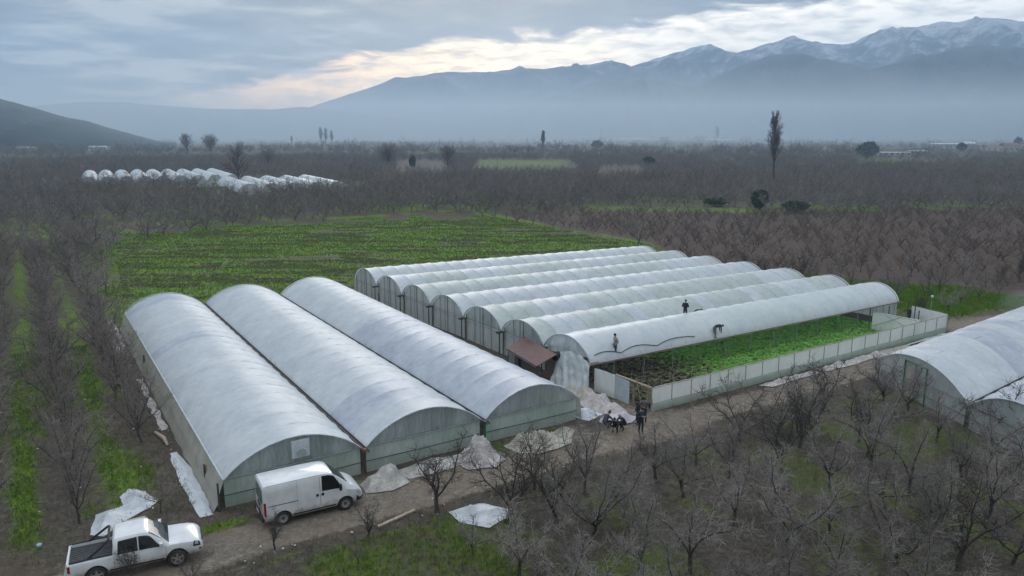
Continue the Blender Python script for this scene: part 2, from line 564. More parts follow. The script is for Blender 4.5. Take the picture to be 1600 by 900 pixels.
GREEN_FIELD = [(11.5, 146), (39, 158), (63, 149.5), (83, 143), (87, 117), (85.5, 99.5), (76, 88), (35, 88), (30, 82), (6, 82), (8.5, 100)]
BROWN_FIELD = [(92, 153), (121, 141), (146, 119), (205, 92), (205, 30), (92, 33), (80, 60), (80, 75), (90, 96), (90, 118)]
PATCHES = [([(112, 150), (122, 141), (145, 119), (156, 124), (140, 141), (122, 152)], 0.8),
           ([UV(*G(x, y).xy) for x, y in ((735, 271), (748, 250), (888, 250), (910, 271))], 0.6),
           ([(75, 38), (97, 36), (97, 46), (90, 58), (84, 70), (78, 72), (76, 50)], 0.8)]


def ground_masks(u, v):
    n1 = fbm(u / 7, v / 7, 3)
    n2 = fbm(u / 2.1, v / 2.1, 9)
    grass = np.zeros(u.shape)
    # open field beyond the tunnels
    sd = poly_sd(u, v, GREEN_FIELD)
    XW, YW = u * CT - v * ST, u * ST + v * CT
    st = fbm(XW / 9, YW / 1.9, 21, 4)
    grass = np.maximum(grass, sstep(-4.5, 0.5, sd + (n1 - .5) * 5) * np.clip(0.80 + (st - 0.5) * 2.3 + (n1 - .5) * 0.7, 0, 1))
    # grassed alleys of the orchard on the road's far side
    for c in (2.35, -1.8, -6.0, -10.2, -14.4, -18.6):
        w = 0.95 + 0.5 * (n1 - 0.5) * 2
        a = np.exp(-((u - c - (n2 - .5) * 0.8) / w) ** 2) * sstep(36, 40, v) * sstep(190, 120, v)
        grass = np.maximum(grass, a * np.clip(0.78 + (fbm(u / 3, v / 8, 31) - .5) * 1.6, 0, 1))
    # alleys of the orchard below the road
    for k in range(-6, 16):
        c = 13.6 + 4.45 * k
        a = np.exp(-((u - c - (n2 - .5)) / 0.85) ** 2) * sstep(31.5, 29.5, v)
        grass = np.maximum(grass, a * np.clip(0.32 + (fbm(u / 3.3, v / 5, 41) - .5) * 1.6, 0, .8))
    # verge below the road
    a = sstep(31.4, 30.4, v + (n2 - .5)) * sstep(24, 27.5, v) * sstep(7.5, 9.5, u) * sstep(20, 15, u)
    grass = np.maximum(grass, a * (0.35 + 0.9 * n1))
    for (pu, pv, ru, rv, s) in ((6.2, 35.6, 1.3, 0.5, .9), (13.2, 36.3, .7, .5, .7), (22.3, 36.4, .9, .5, .9), (26.6, 36.5, 1.0, .45, .9), (67, 34.4, 3.2, .5, .9), (60, 35.2, 1.5, .4, .5), (3.0, 31.2, 2.5, .5, .7), (7.5, 31.2, 1.6, .4, .5), (3.4, 44.5, 1.2, 4, .8)):
        grass = np.maximum(grass, s * np.exp(-((u - pu) / ru) ** 2 - ((v - pv) / rv) ** 2) * (0.5 + n2))
    # thin grass on the orchards' floor
    flo = np.clip(0.18 + (fbm(u / 4, v / 9, 111, 4) - .45) * 2.6, 0, .7) * sstep(84, 92, v) * (poly_sd(u, v, BROWN_FIELD) < 0)
    grass = np.maximum(grass, flo * sstep(420, 200, np.hypot(u, v)) * np.where(u < 11, .55, 1))
    mos = np.clip(0.12 + (fbm(u / 2.6, v / 4.5, 113, 4) - .45) * 2.6, 0, .72) * sstep(31.2, 29.5, v)
    grass = np.maximum(grass, mos)
    flo = np.clip(0.10 + (fbm(u / 2.2, v / 6, 117, 4) - .46) * 2.8, 0, .65) * sstep(37, 40, v) * (u < 5)
    grass = np.maximum(grass, flo)
    for poly, s in PATCHES:
        grass = np.maximum(grass, s * sstep(-2, 3, poly_sd(u, v, poly) + (n1 - .5) * 6) * np.clip(0.2 + 1.1 * fbm(u / 6, v / 3, 51), 0, 1))
    # crop bed of the bare bay and beds under film
    grass = np.maximum(grass, 0.85 * ((u > 43) & (u < 69) & (v > 36) & (v < 47.8)))
    # far patchwork
    far = fbm(u / 160, v / 60, 61, 3)
    grass = np.maximum(grass, sstep(0.60, 0.68, far) * 0.5 * sstep(250, 420, np.hypot(u, v)))
    # dirt road
    wob = (fbm(u / 5, v / 40, 71) - 0.5) * 1.3
    c = 33.6 + 0.035 * np.clip(u - 55, 0, 60)
    hw = 1.5 - 0.25 * sstep(12, 30, u)
    road = sstep(hw + 0.55, hw - 0.45, np.abs(v - c - wob * .6)) * sstep(-14, -4, u)
    yard = sstep(-1, 1.2, poly_sd(u, v, [(27.5, 31.5), (36, 31.5), (36, 35.5), (34, 36), (33.4, 41.5), (30, 41.5), (29.5, 36)]) + (n2 - .5) * 2)
    road = np.maximum(road, yard * 0.85)
    front = sstep(-.4, .6, poly_sd(u, v, [(12, 33), (29, 33), (29, 37), (12, 37)]) + (n2 - .5) * 1.4)
    road = np.maximum(road, front * 0.62)
    track = sstep(-1.5, 1.5, poly_sd(u, v, [(70, 34), (92, 33.5), (100, 36.5), (74, 39)]) + (n1 - .5) * 3)
    road = np.maximum(road, track * 0.8)
    brown = sstep(-3, 3, poly_sd(u, v, BROWN_FIELD) + (n1 - .5) * 6)
    brown = np.maximum(brown, 0.7 * sstep(-3, 3, poly_sd(u, v, [(40, 160), (63, 150), (83, 144), (92, 158), (74, 172)]) + (n1 - .5) * 6))
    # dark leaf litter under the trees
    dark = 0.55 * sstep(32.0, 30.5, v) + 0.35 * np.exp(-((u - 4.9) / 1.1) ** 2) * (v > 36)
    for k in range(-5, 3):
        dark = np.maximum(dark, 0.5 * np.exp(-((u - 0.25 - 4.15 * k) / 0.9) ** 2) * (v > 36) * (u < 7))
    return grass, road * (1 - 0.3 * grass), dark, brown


def axis(lo, hi, step, end_lo, end_hi):
    a = list(np.arange(lo, hi, step))
    s = step
    x = a[-1]
    while x < end_hi:
        s *= 1.07
        x += s
        a.append(x)
    s = step
    x = lo
    b = []
    while x > end_lo:
        s *= 1.07
        x -= s
        b.append(x)
    return np.array(b[::-1] + a)


gx = axis(-75, 75, 0.5, -5000, 5000)
gy = axis(12, 150, 0.5, -520, 5000)
GX, GY = np.meshgrid(gx, gy)
gu, gv = UV(GX, GY)
gr, ro, da, br = ground_masks(gu, gv)
nearf = sstep(260, 120, np.hypot(GX, GY))
gz = ((fbm(gu / 1.3, gv / 1.3, 5) - 0.5) * 0.12 * (1 - ro * 0.75) + (fbm(gu / 9, gv / 9, 6) - 0.5) * 0.12) * nearf
# wheel ruts
for off in (-0.75, 0.75):
    c = 33.6 + 0.035 * np.clip(gu - 55, 0, 60) + (fbm(gu / 5, gv / 40, 71) - 0.5) * 0.8
    gz -= 0.05 * np.exp(-((gv - c - off) / 0.28) ** 2) * (gu > -5) * nearf
gz -= 0.03
nx, ny = len(gx), len(gy)
idx = np.arange(nx * ny).reshape(ny, nx)
faces = np.stack([idx[:-1, :-1], idx[:-1, 1:], idx[1:, 1:], idx[1:, :-1]], -1).reshape(-1, 4)
gme = np_mesh('ground', np.stack([GX, GY, gz], -1).reshape(-1, 3), faces, True)
at = gme.attributes.new('mask', 'FLOAT_COLOR', 'POINT')
at.data.foreach_set('color', np.stack([gr, ro, da, br], -1).reshape(-1).astype(np.float32))

m, nt, out = new_mat('ground')
att = N(nt, 'Attribute', attribute_name='mask')
sp = N(nt, 'SeparateColor')
nt.links.new(att.outputs['Color'], sp.inputs[0])
gg = N(nt, 'NewGeometry')
pos = gg.outputs['Position']
nA = noise_n(nt, pos, 0.35, 6, 0.62)
nB = noise_n(nt, pos, 2.2, 6, 0.7)
nC = noise_n(nt, pos, 9.0, 5, 0.75)
nD = noise_n(nt, pos, 0.012, 5, 0.6)
nmix = math_n(nt, 'MULTIPLY_ADD', nC, 0.5, math_n(nt, 'MULTIPLY', nB, 0.5))
soil = ramp(nt, nmix, [(0.34, (0.040, 0.034, 0.028)), (0.47, (0.090, 0.078, 0.062)), (0.56, (0.145, 0.126, 0.103)), (0.68, (0.28, 0.25, 0.215))])
nE = noise_n(nt, pos, 0.9, 5, 0.7)
soil = mix_c(nt, ramp(nt, nE, [(0.42, 0.0), (0.62, 0.7)]), soil, (0.055, 0.048, 0.038))
soil = mix_c(nt, ramp(nt, nA, [(0.4, 0.0), (0.65, 0.55)]), soil, (0.125, 0.092, 0.068))
soil = mix_c(nt, ramp(nt, noise_n(nt, pos, 0.16, 6, 0.7), [(0.50, 0.0), (0.66, 0.5)]), soil, (0.060, 0.075, 0.026))
soil = mix_c(nt, ramp(nt, nD, [(0.42, 0.0), (0.62, 0.6)]), soil, (0.075, 0.062, 0.056))
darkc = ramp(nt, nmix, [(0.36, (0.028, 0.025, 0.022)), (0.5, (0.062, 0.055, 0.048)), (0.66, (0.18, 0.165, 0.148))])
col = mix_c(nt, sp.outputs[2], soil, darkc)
brc = ramp(nt, math_n(nt, 'MULTIPLY_ADD', nE, .5, math_n(nt, 'MULTIPLY', nmix, .5)), [(0.36, (0.046, 0.033, 0.026)), (0.5, (0.082, 0.060, 0.047)), (0.64, (0.128, 0.098, 0.080))])
col = mix_c(nt, att.outputs['Alpha'], col, brc)
roadc = ramp(nt, nmix, [(0.34, (0.09, 0.074, 0.058)), (0.5, (0.19, 0.163, 0.133)), (0.64, (0.33, 0.295, 0.255))])
roadc = mix_c(nt, ramp(nt, nA, [(0.42, 0.0), (0.62, 0.5)]), roadc, (0.22, 0.172, 0.132))
rf = math_n(nt, 'MULTIPLY_ADD', math_n(nt, 'SUBTRACT', nB, 0.5), 1.1, sp.outputs[1])
rfm = N(nt, 'MapRange', clamp=True)
rfm.inputs['From Min'].default_value = 0.3
rfm.inputs['From Max'].default_value = 0.75
nt.links.new(rf, rfm.inputs['Value'])
col = mix_c(nt, rfm.outputs[0], col, roadc)
grc = ramp(nt, nmix, [(0.34, (0.045, 0.088, 0.010)), (0.48, (0.090, 0.175, 0.014)), (0.60, (0.145, 0.240, 0.022)), (0.72, (0.25, 0.275, 0.06))])
yel = ramp(nt, nA, [(0.45, 0.0), (0.7, 0.65)])
grc = mix_c(nt, yel, grc, (0.135, 0.140, 0.045))
grc = mix_c(nt, ramp(nt, nE, [(0.5, 0.0), (0.66, 0.6)]), grc, (0.15, 0.145, 0.065))
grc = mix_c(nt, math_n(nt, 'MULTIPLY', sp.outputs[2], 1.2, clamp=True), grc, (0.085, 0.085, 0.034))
gf = math_n(nt, 'MULTIPLY_ADD', math_n(nt, 'SUBTRACT', nmix, 0.5), 2.4, sp.outputs[0])
gfm = N(nt, 'MapRange', clamp=True)
gfm.inputs['From Min'].default_value = 0.25
gfm.inputs['From Max'].default_value = 0.7
nt.links.new(gf, gfm.inputs['Value'])
col = mix_c(nt, gfm.outputs[0], col, grc)
p = N(nt, 'BsdfPrincipled')
p.inputs['Roughness'].default_value = 0.95
p.inputs['Specular IOR Level'].default_value = 0.15
nt.links.new(col, p.inputs['Base Color'])
nt.links.new(bump_n(nt, nmix, 0.8, 0.12), p.inputs['Normal'])
nt.links.new(p.outputs[0], out.inputs[0])
ground = link('ground', gme, m)
tag(ground, kind='structure')

# ------------------------------------------------------------------ mountains and hills (polar height fields)
def relief(name, az0, az1, r0, r1, line, na, nr, seed, rough, mat, ridge_at=0.62):
    """line: (pixel x, pixel y) of the skyline; the ridge stands at a fraction of the depth"""
    xs = np.array([p[0] for p in line], float)
    ys = np.array([p[1] for p in line], float)
    pa = np.degrees(np.arctan2(xs - 800, F_PX * math.cos(PITCH) + 0 * xs + (450 - 130) * math.sin(PITCH)))
    A = np.linspace(az0, az1, na)
    Tt = np.linspace(0, 1, nr)
    yy = np.interp(A, pa, ys)
    rr = r0 + (r1 - r0) * ridge_at
    pxs = 800 + np.tan(np.radians(A)) * (F_PX * math.cos(PITCH) + (450 - yy) * math.sin(PITCH))
    b = -(yy - 450) / F_PX
    dz = -math.sin(PITCH) + b * math.cos(PITCH)
    dy = math.cos(PITCH) + b * math.sin(PITCH)
    tan_el = dz / np.hypot(dy, (pxs - 800) / F_PX)
    Hh = CAM_H + rr * tan_el
    AA, TT = np.meshgrid(A, Tt)
    R = r0 + (r1 - r0) * TT
    HH = np.broadcast_to(Hh, AA.shape)
    prof = np.where(TT < ridge_at, sstep(0, 1, TT / ridge_at) * 0.55 + 0.45 * (TT / ridge_at) ** 1.3, 1 - 0.6 * ((TT - ridge_at) / (1 - ridge_at)) ** 1.2)
    x, y = R * np.sin(np.radians(AA)), R * np.cos(np.radians(AA))
    k = 4.2 / (r1 - r0)
    rid = 1 - np.abs(2 * fbm(x * k * 1.5 + 5, y * k * .8, seed, 6) - 1) * 1.9
    spur = 1 - np.abs(2 * vnoise(x * k * 2.2 + 0.5 * y * k, y * k * 0.35, seed + 20) - 1)
    w = np.clip(TT / ridge_at, 0, 1)
    w = np.where(TT <= ridge_at, w * (1 - w ** 3) * 1.9, 0.0)
    z = HH * (prof * (1 + 0.0 * rid) + rough * w * ((rid - 0.5) * 0.8 + (spur - 0.5) * 0.8))
    fine = (fbm(x * k * 9, y * k * 9, seed + 40, 4) - 0.5) * HH * 0.028
    z = z + fine * np.clip(TT / ridge_at, 0, 1)
    z = np.where(TT <= 0.001, -3, z)
    idx = np.arange(na * nr).reshape(nr, na)
    fc = np.stack([idx[:-1, :-1], idx[:-1, 1:], idx[1:, 1:], idx[1:, :-1]], -1).reshape(-1, 4)
    o = link(name, np_mesh(name, np.stack([x, y, z], -1).reshape(-1, 3), fc, True), mat)
    return tag(o, kind='structure')


def mountain_mat(name, snow_lo, snow_hi, forest=(0.075, 0.092, 0.095), rock=(0.21, 0.215, 0.22), sc=0.004):
    m, nt, out = new_mat(name)
    g = N(nt, 'NewGeometry')
    sp = N(nt, 'SeparateXYZ')
    nt.links.new(g.outputs['Position'], sp.inputs[0])
    n1 = noise_n(nt, g.outputs['Position'], sc, 8, 0.65, 0.4)
    n2 = noise_n(nt, g.outputs['Position'], sc * 4, 6, 0.7, 0.2)
    c = ramp(nt, n1, [(0.40, forest), (0.52, tuple((a * 2 + b) / 3 for a, b in zip(forest, rock))), (0.68, rock)])
    hz = N(nt, 'MapRange', clamp=True)
    hz.inputs['From Min'].default_value = snow_lo
    hz.inputs['From Max'].default_value = snow_hi
    nt.links.new(sp.outputs[2], hz.inputs['Value'])
    s = math_n(nt, 'ADD', hz.outputs[0], math_n(nt, 'MULTIPLY', math_n(nt, 'SUBTRACT', n2, 0.5), 2.2))
    s = math_n(nt, 'ADD', s, math_n(nt, 'MULTIPLY', math_n(nt, 'SUBTRACT', n1, 0.5), 1.5))
    sf = ramp(nt, s, [(0.45, 0.0), (0.95, 1.0)])
    c = mix_c(nt, math_n(nt, 'MULTIPLY', sf, .6), c, (0.74, 0.77, 0.82))
    p = N(nt, 'BsdfPrincipled')
    p.inputs['Roughness'].default_value = 0.95
    p.inputs['Specular IOR Level'].default_value = 0.1
    nt.links.new(c, p.inputs['Base Color'])
    nt.links.new(p.outputs[0], out.inputs[0])
    return m


relief('mountain_range', -17, 50, 2500, 4300, [(400, 190), (470, 172), (495, 163), (560, 143), (620, 123), (700, 112), (760, 113), (820, 107), (850, 108), (900, 102), (945, 98), (985, 104), (1040, 86), (1090, 72), (1120, 78), (1150, 82), (1180, 74), (1235, 62), (1290, 68), (1330, 70), (1370, 52), (1420, 43), (1460, 34), (1500, 37), (1545, 30), (1600, 38), (1700, 46), (1900, 60)], 700, 150, 4, 0.24, mountain_mat('snowy_rock', 200, 500, sc=0.006), 0.72)
relief('foothill_range', -10, 50, 2150, 2950, [(600, 206), (700, 198), (800, 168), (870, 150), (930, 128), (985, 120), (1030, 128), (1080, 138), (1140, 110), (1200, 86), (1250, 82), (1300, 100), (1360, 108), (1420, 92), (1480, 78), (1540, 70), (1600, 84), (1700, 100), (1900, 130)], 520, 110, 9, 0.28, mountain_mat('forested_rock', 300, 520, (0.065, 0.080, 0.082), (0.16, 0.165, 0.165)), 0.7)
relief('far_hills', -45, -1, 2150, 3100, [(-300, 190), (-100, 175), (70, 164), (120, 160), (185, 159), (260, 166), (330, 170), (420, 171), (470, 167), (520, 172), (600, 183), (700, 192), (800, 206)], 360, 60, 14, 0.16, mountain_mat('far_hill_cover', 5000, 6000, (0.07, 0.082, 0.080), (0.15, 0.15, 0.145)), 0.7)
relief('wooded_hill', -50, -23.6, 980, 1500, [(-500, 120), (-200, 120), (-60, 138), (0, 155), (25, 162), (60, 172), (100, 184), (130, 189), (160, 199), (200, 210), (215, 214), (245, 222)], 200, 70, 19, 0.12, mountain_mat('hill_wood', 5000, 6000, (0.016, 0.022, 0.016), (0.045, 0.045, 0.036), 0.02), 0.6)

# ------------------------------------------------------------------ plastic tunnels
def tunnel(label, group, fl, fr, bl, br, ez, rise, p, bays, mats, sag=0.07, seed=0, gap=(0.14, 0.14), cat='greenhouse', hoops=True, detail=True,
           ends=(), patch=None, name='plastic_tunnel', ncross=26, hoop_mat='film_white'):
    """film over hoops between two eave lines; t runs across, s along"""
    o2 = fl
    root = empty(name, S(*fl), TH, label, cat, group)
    rnd = random.Random(seed)
    L = math.hypot(bl[0] - fl[0], bl[1] - fl[1])
    W = math.hypot(fr[0] - fl[0], fr[1] - fl[1])
    g0, g1 = gap[0] / W, gap[1] / W

    def base(s, t):
        t = g0 + t * (1 - g0 - g1)
        a = [fl[i] + (fr[i] - fl[i]) * t for i in (0, 1)]
        b = [bl[i] + (br[i] - bl[i]) * t for i in (0, 1)]
        return a[0] + (b[0] - a[0]) * s - o2[0], a[1] + (b[1] - a[1]) * s - o2[1]

    def arch(t):
        return ez + rise * max(0.0, 1 - (2 * t - 1) ** 2) ** p

    def P(s, t, z):
        u, v = base(s, t)
        return (u, v, z)
    ts = [(1 - math.cos(PI * k / ncross)) / 2 for k in range(ncross + 1)]
    fr_ = (0.0, 0.05, 0.2, 0.5, 0.8, 0.95)
    sub = 6
    rows, rmat = [], []
    amp = [sag * rnd.uniform(0.55, 1.35) for _ in range(bays)]
    sk = [rnd.uniform(-.5, .5) for _ in range(bays)]
    for i in range(bays * sub + 1):
        b = min(i // sub, bays - 1)
        f = fr_[i % sub] if i < bays * sub else 1.0
        s = (b + f) / bays
        r = []
        for t in ts:
            side = abs(2 * t - 1)
            dip = amp[b] * (1 - (2 * min(max(f, 0), 1) - 1) ** 2) ** 0.8 * (0.35 + 0.9 * side * (1 - side ** 6)) * (1 + sk[b] * (2 * t - 1))
            wob = (mnoise.noise(Vector((s * L * 0.5, t * 6, seed * 3.1))) * 0.014 + mnoise.noise(Vector((s * L * 1.7, t * 3, seed * 3.1))) * 0.008) * (1 - side ** 8)
            z = arch(t) - dip + wob + (0.012 if f in (0, 1) else 0)
            u, v = base(s, t)
            # film also pulls sideways towards the middle
            k = dip * 0.6 * (2 * t - 1)
            du, dv = (fr[0] - fl[0]) / W, (fr[1] - fl[1]) / W
            r.append((u - du * k, v - dv * k, z))
        rows.append(r)
    m = MB()
    m.grid(rows)
    if len(mats['roof']) > 1 and not patch:
        run = 0
        for b in range(bays):           # a few sheets of another age
            if run == 0 and rnd.random() < .22: run = rnd.choice((1, 2, 3))
            if run > 0:
                for j in range(b * sub * ncross, (b + 1) * sub * ncross): m.m[j] = 1
                run -= 1
    if patch:
        nc = ncross
        for j in range(len(m.f)):
            s = (j // nc) / (bays * sub)
            if patch[0] < s < patch[1]: m.m[j] = 1
    m.build('roof_film', mats['roof'], root, True)
    if hoops:
        for i in range(bays + 1):
            s = i / bays
            q = MB()
            q.tube([P(s, t, arch(t) - 0.004) for t in ts[::2]], 0.028, 5)
            q.build('hoop', M[hoop_mat], root, True)
    if detail:
        q = MB()
        q.tube([P(s, 0.5, arch(0.5) - 0.07) for s in (0.002, 0.5, 0.998)], 0.025, 5)
        q.build('ridge_pipe', M['steel'], root)
    for kind in ends:
        s = 0.006 if kind != 'back' else 0.994
        q = MB()
        n = 24
        tt = [(1 - math.cos(PI * (0.02 + 0.96 * k / n))) / 2 for k in range(n + 1)]

        def wv(t, z):
            return mnoise.noise(Vector((t * 14, z * 2.0, seed))) * 0.05

        def EP(t, z, k=0.0):
            u, v = base(s, t)
            dx, dy = (bl[0] - fl[0]) / L, (bl[1] - fl[1]) / L
            a = wv(t, z) + k
            return (u + dx * a, v + dy * a, z)
        nz = 5
        q.grid([[EP(t, ez - 0.02 + (arch(t) - 0.03 - ez) * k / nz) for t in tt] for k in range(nz + 1)])
        q.build('gable_film', mats['gable'], root, True)
        q = MB()
        q.grid([[EP(t, z) for t in [k / n for k in range(n + 1)]] for z in [-0.05 + (ez + 0.0) * k / 6 for k in range(7)]])
        q.build('end_wall', mats['low'], root, True)
        if kind == 'wide':
            for z, r in ((ez - 0.02, 0.035), (ez * 0.42, 0.025)):
                q = MB()
                q.tube([EP(0.0, z, -.07), EP(0.5, z - .03, -.09), EP(1.0, z, -.07)], r, 5)
                q.build('rail', M['steel'] if z > 1 else M['dark_steel'], root)
            for t in (0.2, 0.36, 0.52, 0.68, 0.84):
                q = MB()
                q.tube([EP(t, 0.0, .06), EP(t, arch(t) - .06, .06)], 0.028, 5)
                q.build('gable_post', M['steel'], root)
        else:
            for t in (0.04, 0.27, 0.42, 0.5, 0.72):
                q = MB()
                q.tube([EP(t, 0.0, -.07), EP(t, arch(t) - .08, -.07)], 0.03, 5)
                q.build('gable_post', M['steel'] if t not in (.04, .5) else M['gutter'], root)
            q = MB()
            q.tube([EP(0.02, ez - .2, -.08), EP(0.98, ez - .2, -.08)], 0.02, 5)
            q.build('rail', M['steel'], root)
        q = MB()
        q.tube([P(s if kind == 'back' else 0.0005, t, arch(t) + 0.0) for t in tt], 0.035, 6)
        q.build('arch_rim', M['film_white'] if kind == 'wide' else M['steel'], root, True)
    return root, base, arch, P


def gutter(root, base, t, ez, s0=-0.006, s1=1.003, w=0.24, mat='gutter', drop=0.10):
    q = MB()
    a, b = base(s0, t), base(s1, t)
    d = Vector((b[0] - a[0], b[1] - a[1], 0)).normalized()
    n = Vector((-d.y, d.x, 0))
    prof = [(-w / 2, 0.02), (-w / 2 + .03, -drop), (w / 2 - .03, -drop), (w / 2, 0.02), (w / 2 - .02, 0.02), (w / 2 - .05, -drop + .02), (-w / 2 + .05, -drop + .02), (-w / 2 + .02, 0.02)]
    rows = []
    for p in (a, b):
        c = Vector((p[0], p[1], ez))
        rows.append([c + n * x + Vector((0, 0, z)) for x, z in prof + prof[:1]])
    q.grid(rows)
    q.build('gutter', M[mat], root)


VF = 37.15
UL = [6.6, 14.1, 21.75, 29.05]
EZ_L = 1.55
g_long = 'three long low tunnels standing side by side behind the van'
lab = ['long low plastic tunnel directly behind the parked white van, with a bare side wall',
       'middle one of three long low tunnels, between two dark gutters, no vehicle before it',
       'long low tunnel with a lilac film patch, next to the red roofed shed']
for k in range(3):
    mats = dict(roof=[M['film_blue'], M['film_lilac']], gable=M['film_end'], low=M['film_low'])
    root, base, arch, P = tunnel(lab[k], g_long, (UL[k], VF), (UL[k + 1], VF), (UL[k] - 0.1, 79.8 + .2 * k), (UL[k + 1] - 0.1, 80 + .2 * k), EZ_L, 1.52, 0.86, 22, mats,
                                 0.065, k + 1, (0.14, 0.14), ends=('wide', 'back'), patch=(0.0, 0.52) if k == 2 else None)
    if k < 2:
        gutter(root, base, 1.02, EZ_L, s0=-0.012)
        q = MB()
        q.box((UL[k + 1] - UL[k], -0.12, EZ_L - 0.09), (0.3, 0.24, 0.16))
        q.build('gutter_end', M['rusty'] if k == 0 else M['dark_steel'], root)
        q = MB()
        q.box((UL[k + 1] - UL[k], -0.1, 0.73), (0.1, 0.1, 1.46))
        q.build('corner_post', M['dark_wood'] if k == 0 else M['green_paint'], root)
    if k == 0:
        rows = []
        for i in range(90):
            y = 42.7 * i / 89
            row = []
            for j in range(8):
                f = j / 7
                x = -0.5 + 0.62 * f + mnoise.noise(Vector((y * 0.7, f * 2, 4))) * 0.10 + (0.09 if j == 2 else 0)
                row.append((x, y, -0.06 + f * (EZ_L + 0.04) + mnoise.noise(Vector((y * 0.4, 3, 1))) * 0.05 * (f > .9)))
            rows.append(row)
        q = MB()
        q.grid(rows)
        q.build('side_wall', M['film_side'], root, True)
        q = MB()
        q.tube([(0.1, y, EZ_L + 0.02 + mnoise.noise(Vector((y, 0, 0))) * .02) for y in np.linspace(0, 42.7, 30)], 0.05, 6)
        q.build('eave_roll', M['film_white'], root, True)
        for y, dz in ((3.3, 0), (27, 0.1)):
            q = MB()
            q.box((-0.20, y, 0.85 + dz), (0.10, 0.22, 0.7))
            q.build('side_vent', M['dark_wood'], root)
        q = MB()
        q.box((-0.2, -0.06, 0.72), (0.09, 0.09, 1.6))
        q.build('corner_post', M['dark_steel'], root)
        # white vent panel in the gable
        q = MB()
        q.grid([[(x, -0.02, z) for x in (3.55, 4.0, 4.5)] for z in (1.85, 2.3, 2.85)])
        q.build('gable_vent', M['film_white'], root)
        q = MB()
        q.tube([(4.0 + 0.27 * math.cos(a), -0.035, 2.12 + 0.27 * math.sin(a)) for a in (0,)] + [(4.0 + .27, -0.05, 2.12)], .02)
        q = MB()
        n = 18
        q.add([(4.05 + 0.26 * math.cos(2 * PI * a / n), -0.03 - d, 2.1 + 0.24 * math.sin(2 * PI * a / n)) for d in (0, 0.03) for a in range(n)],
              [tuple(range(n, 2 * n))] + [(a, (a + 1) % n, n + (a + 1) % n, n + a) for a in range(n)])
        q.build('vent_opening', M['film_end'], root)
    if k == 2:
        # straight film on the outer side
        q = MB()
        W = UL[3] - UL[2]
        q.grid([[(W + 0.15 * (1 - z), y, z * EZ_L - 0.03) for z in (0, .5, 1)] for y in np.linspace(0, 43, 40)])
        q.build('side_wall', M['film_side'], root, True)

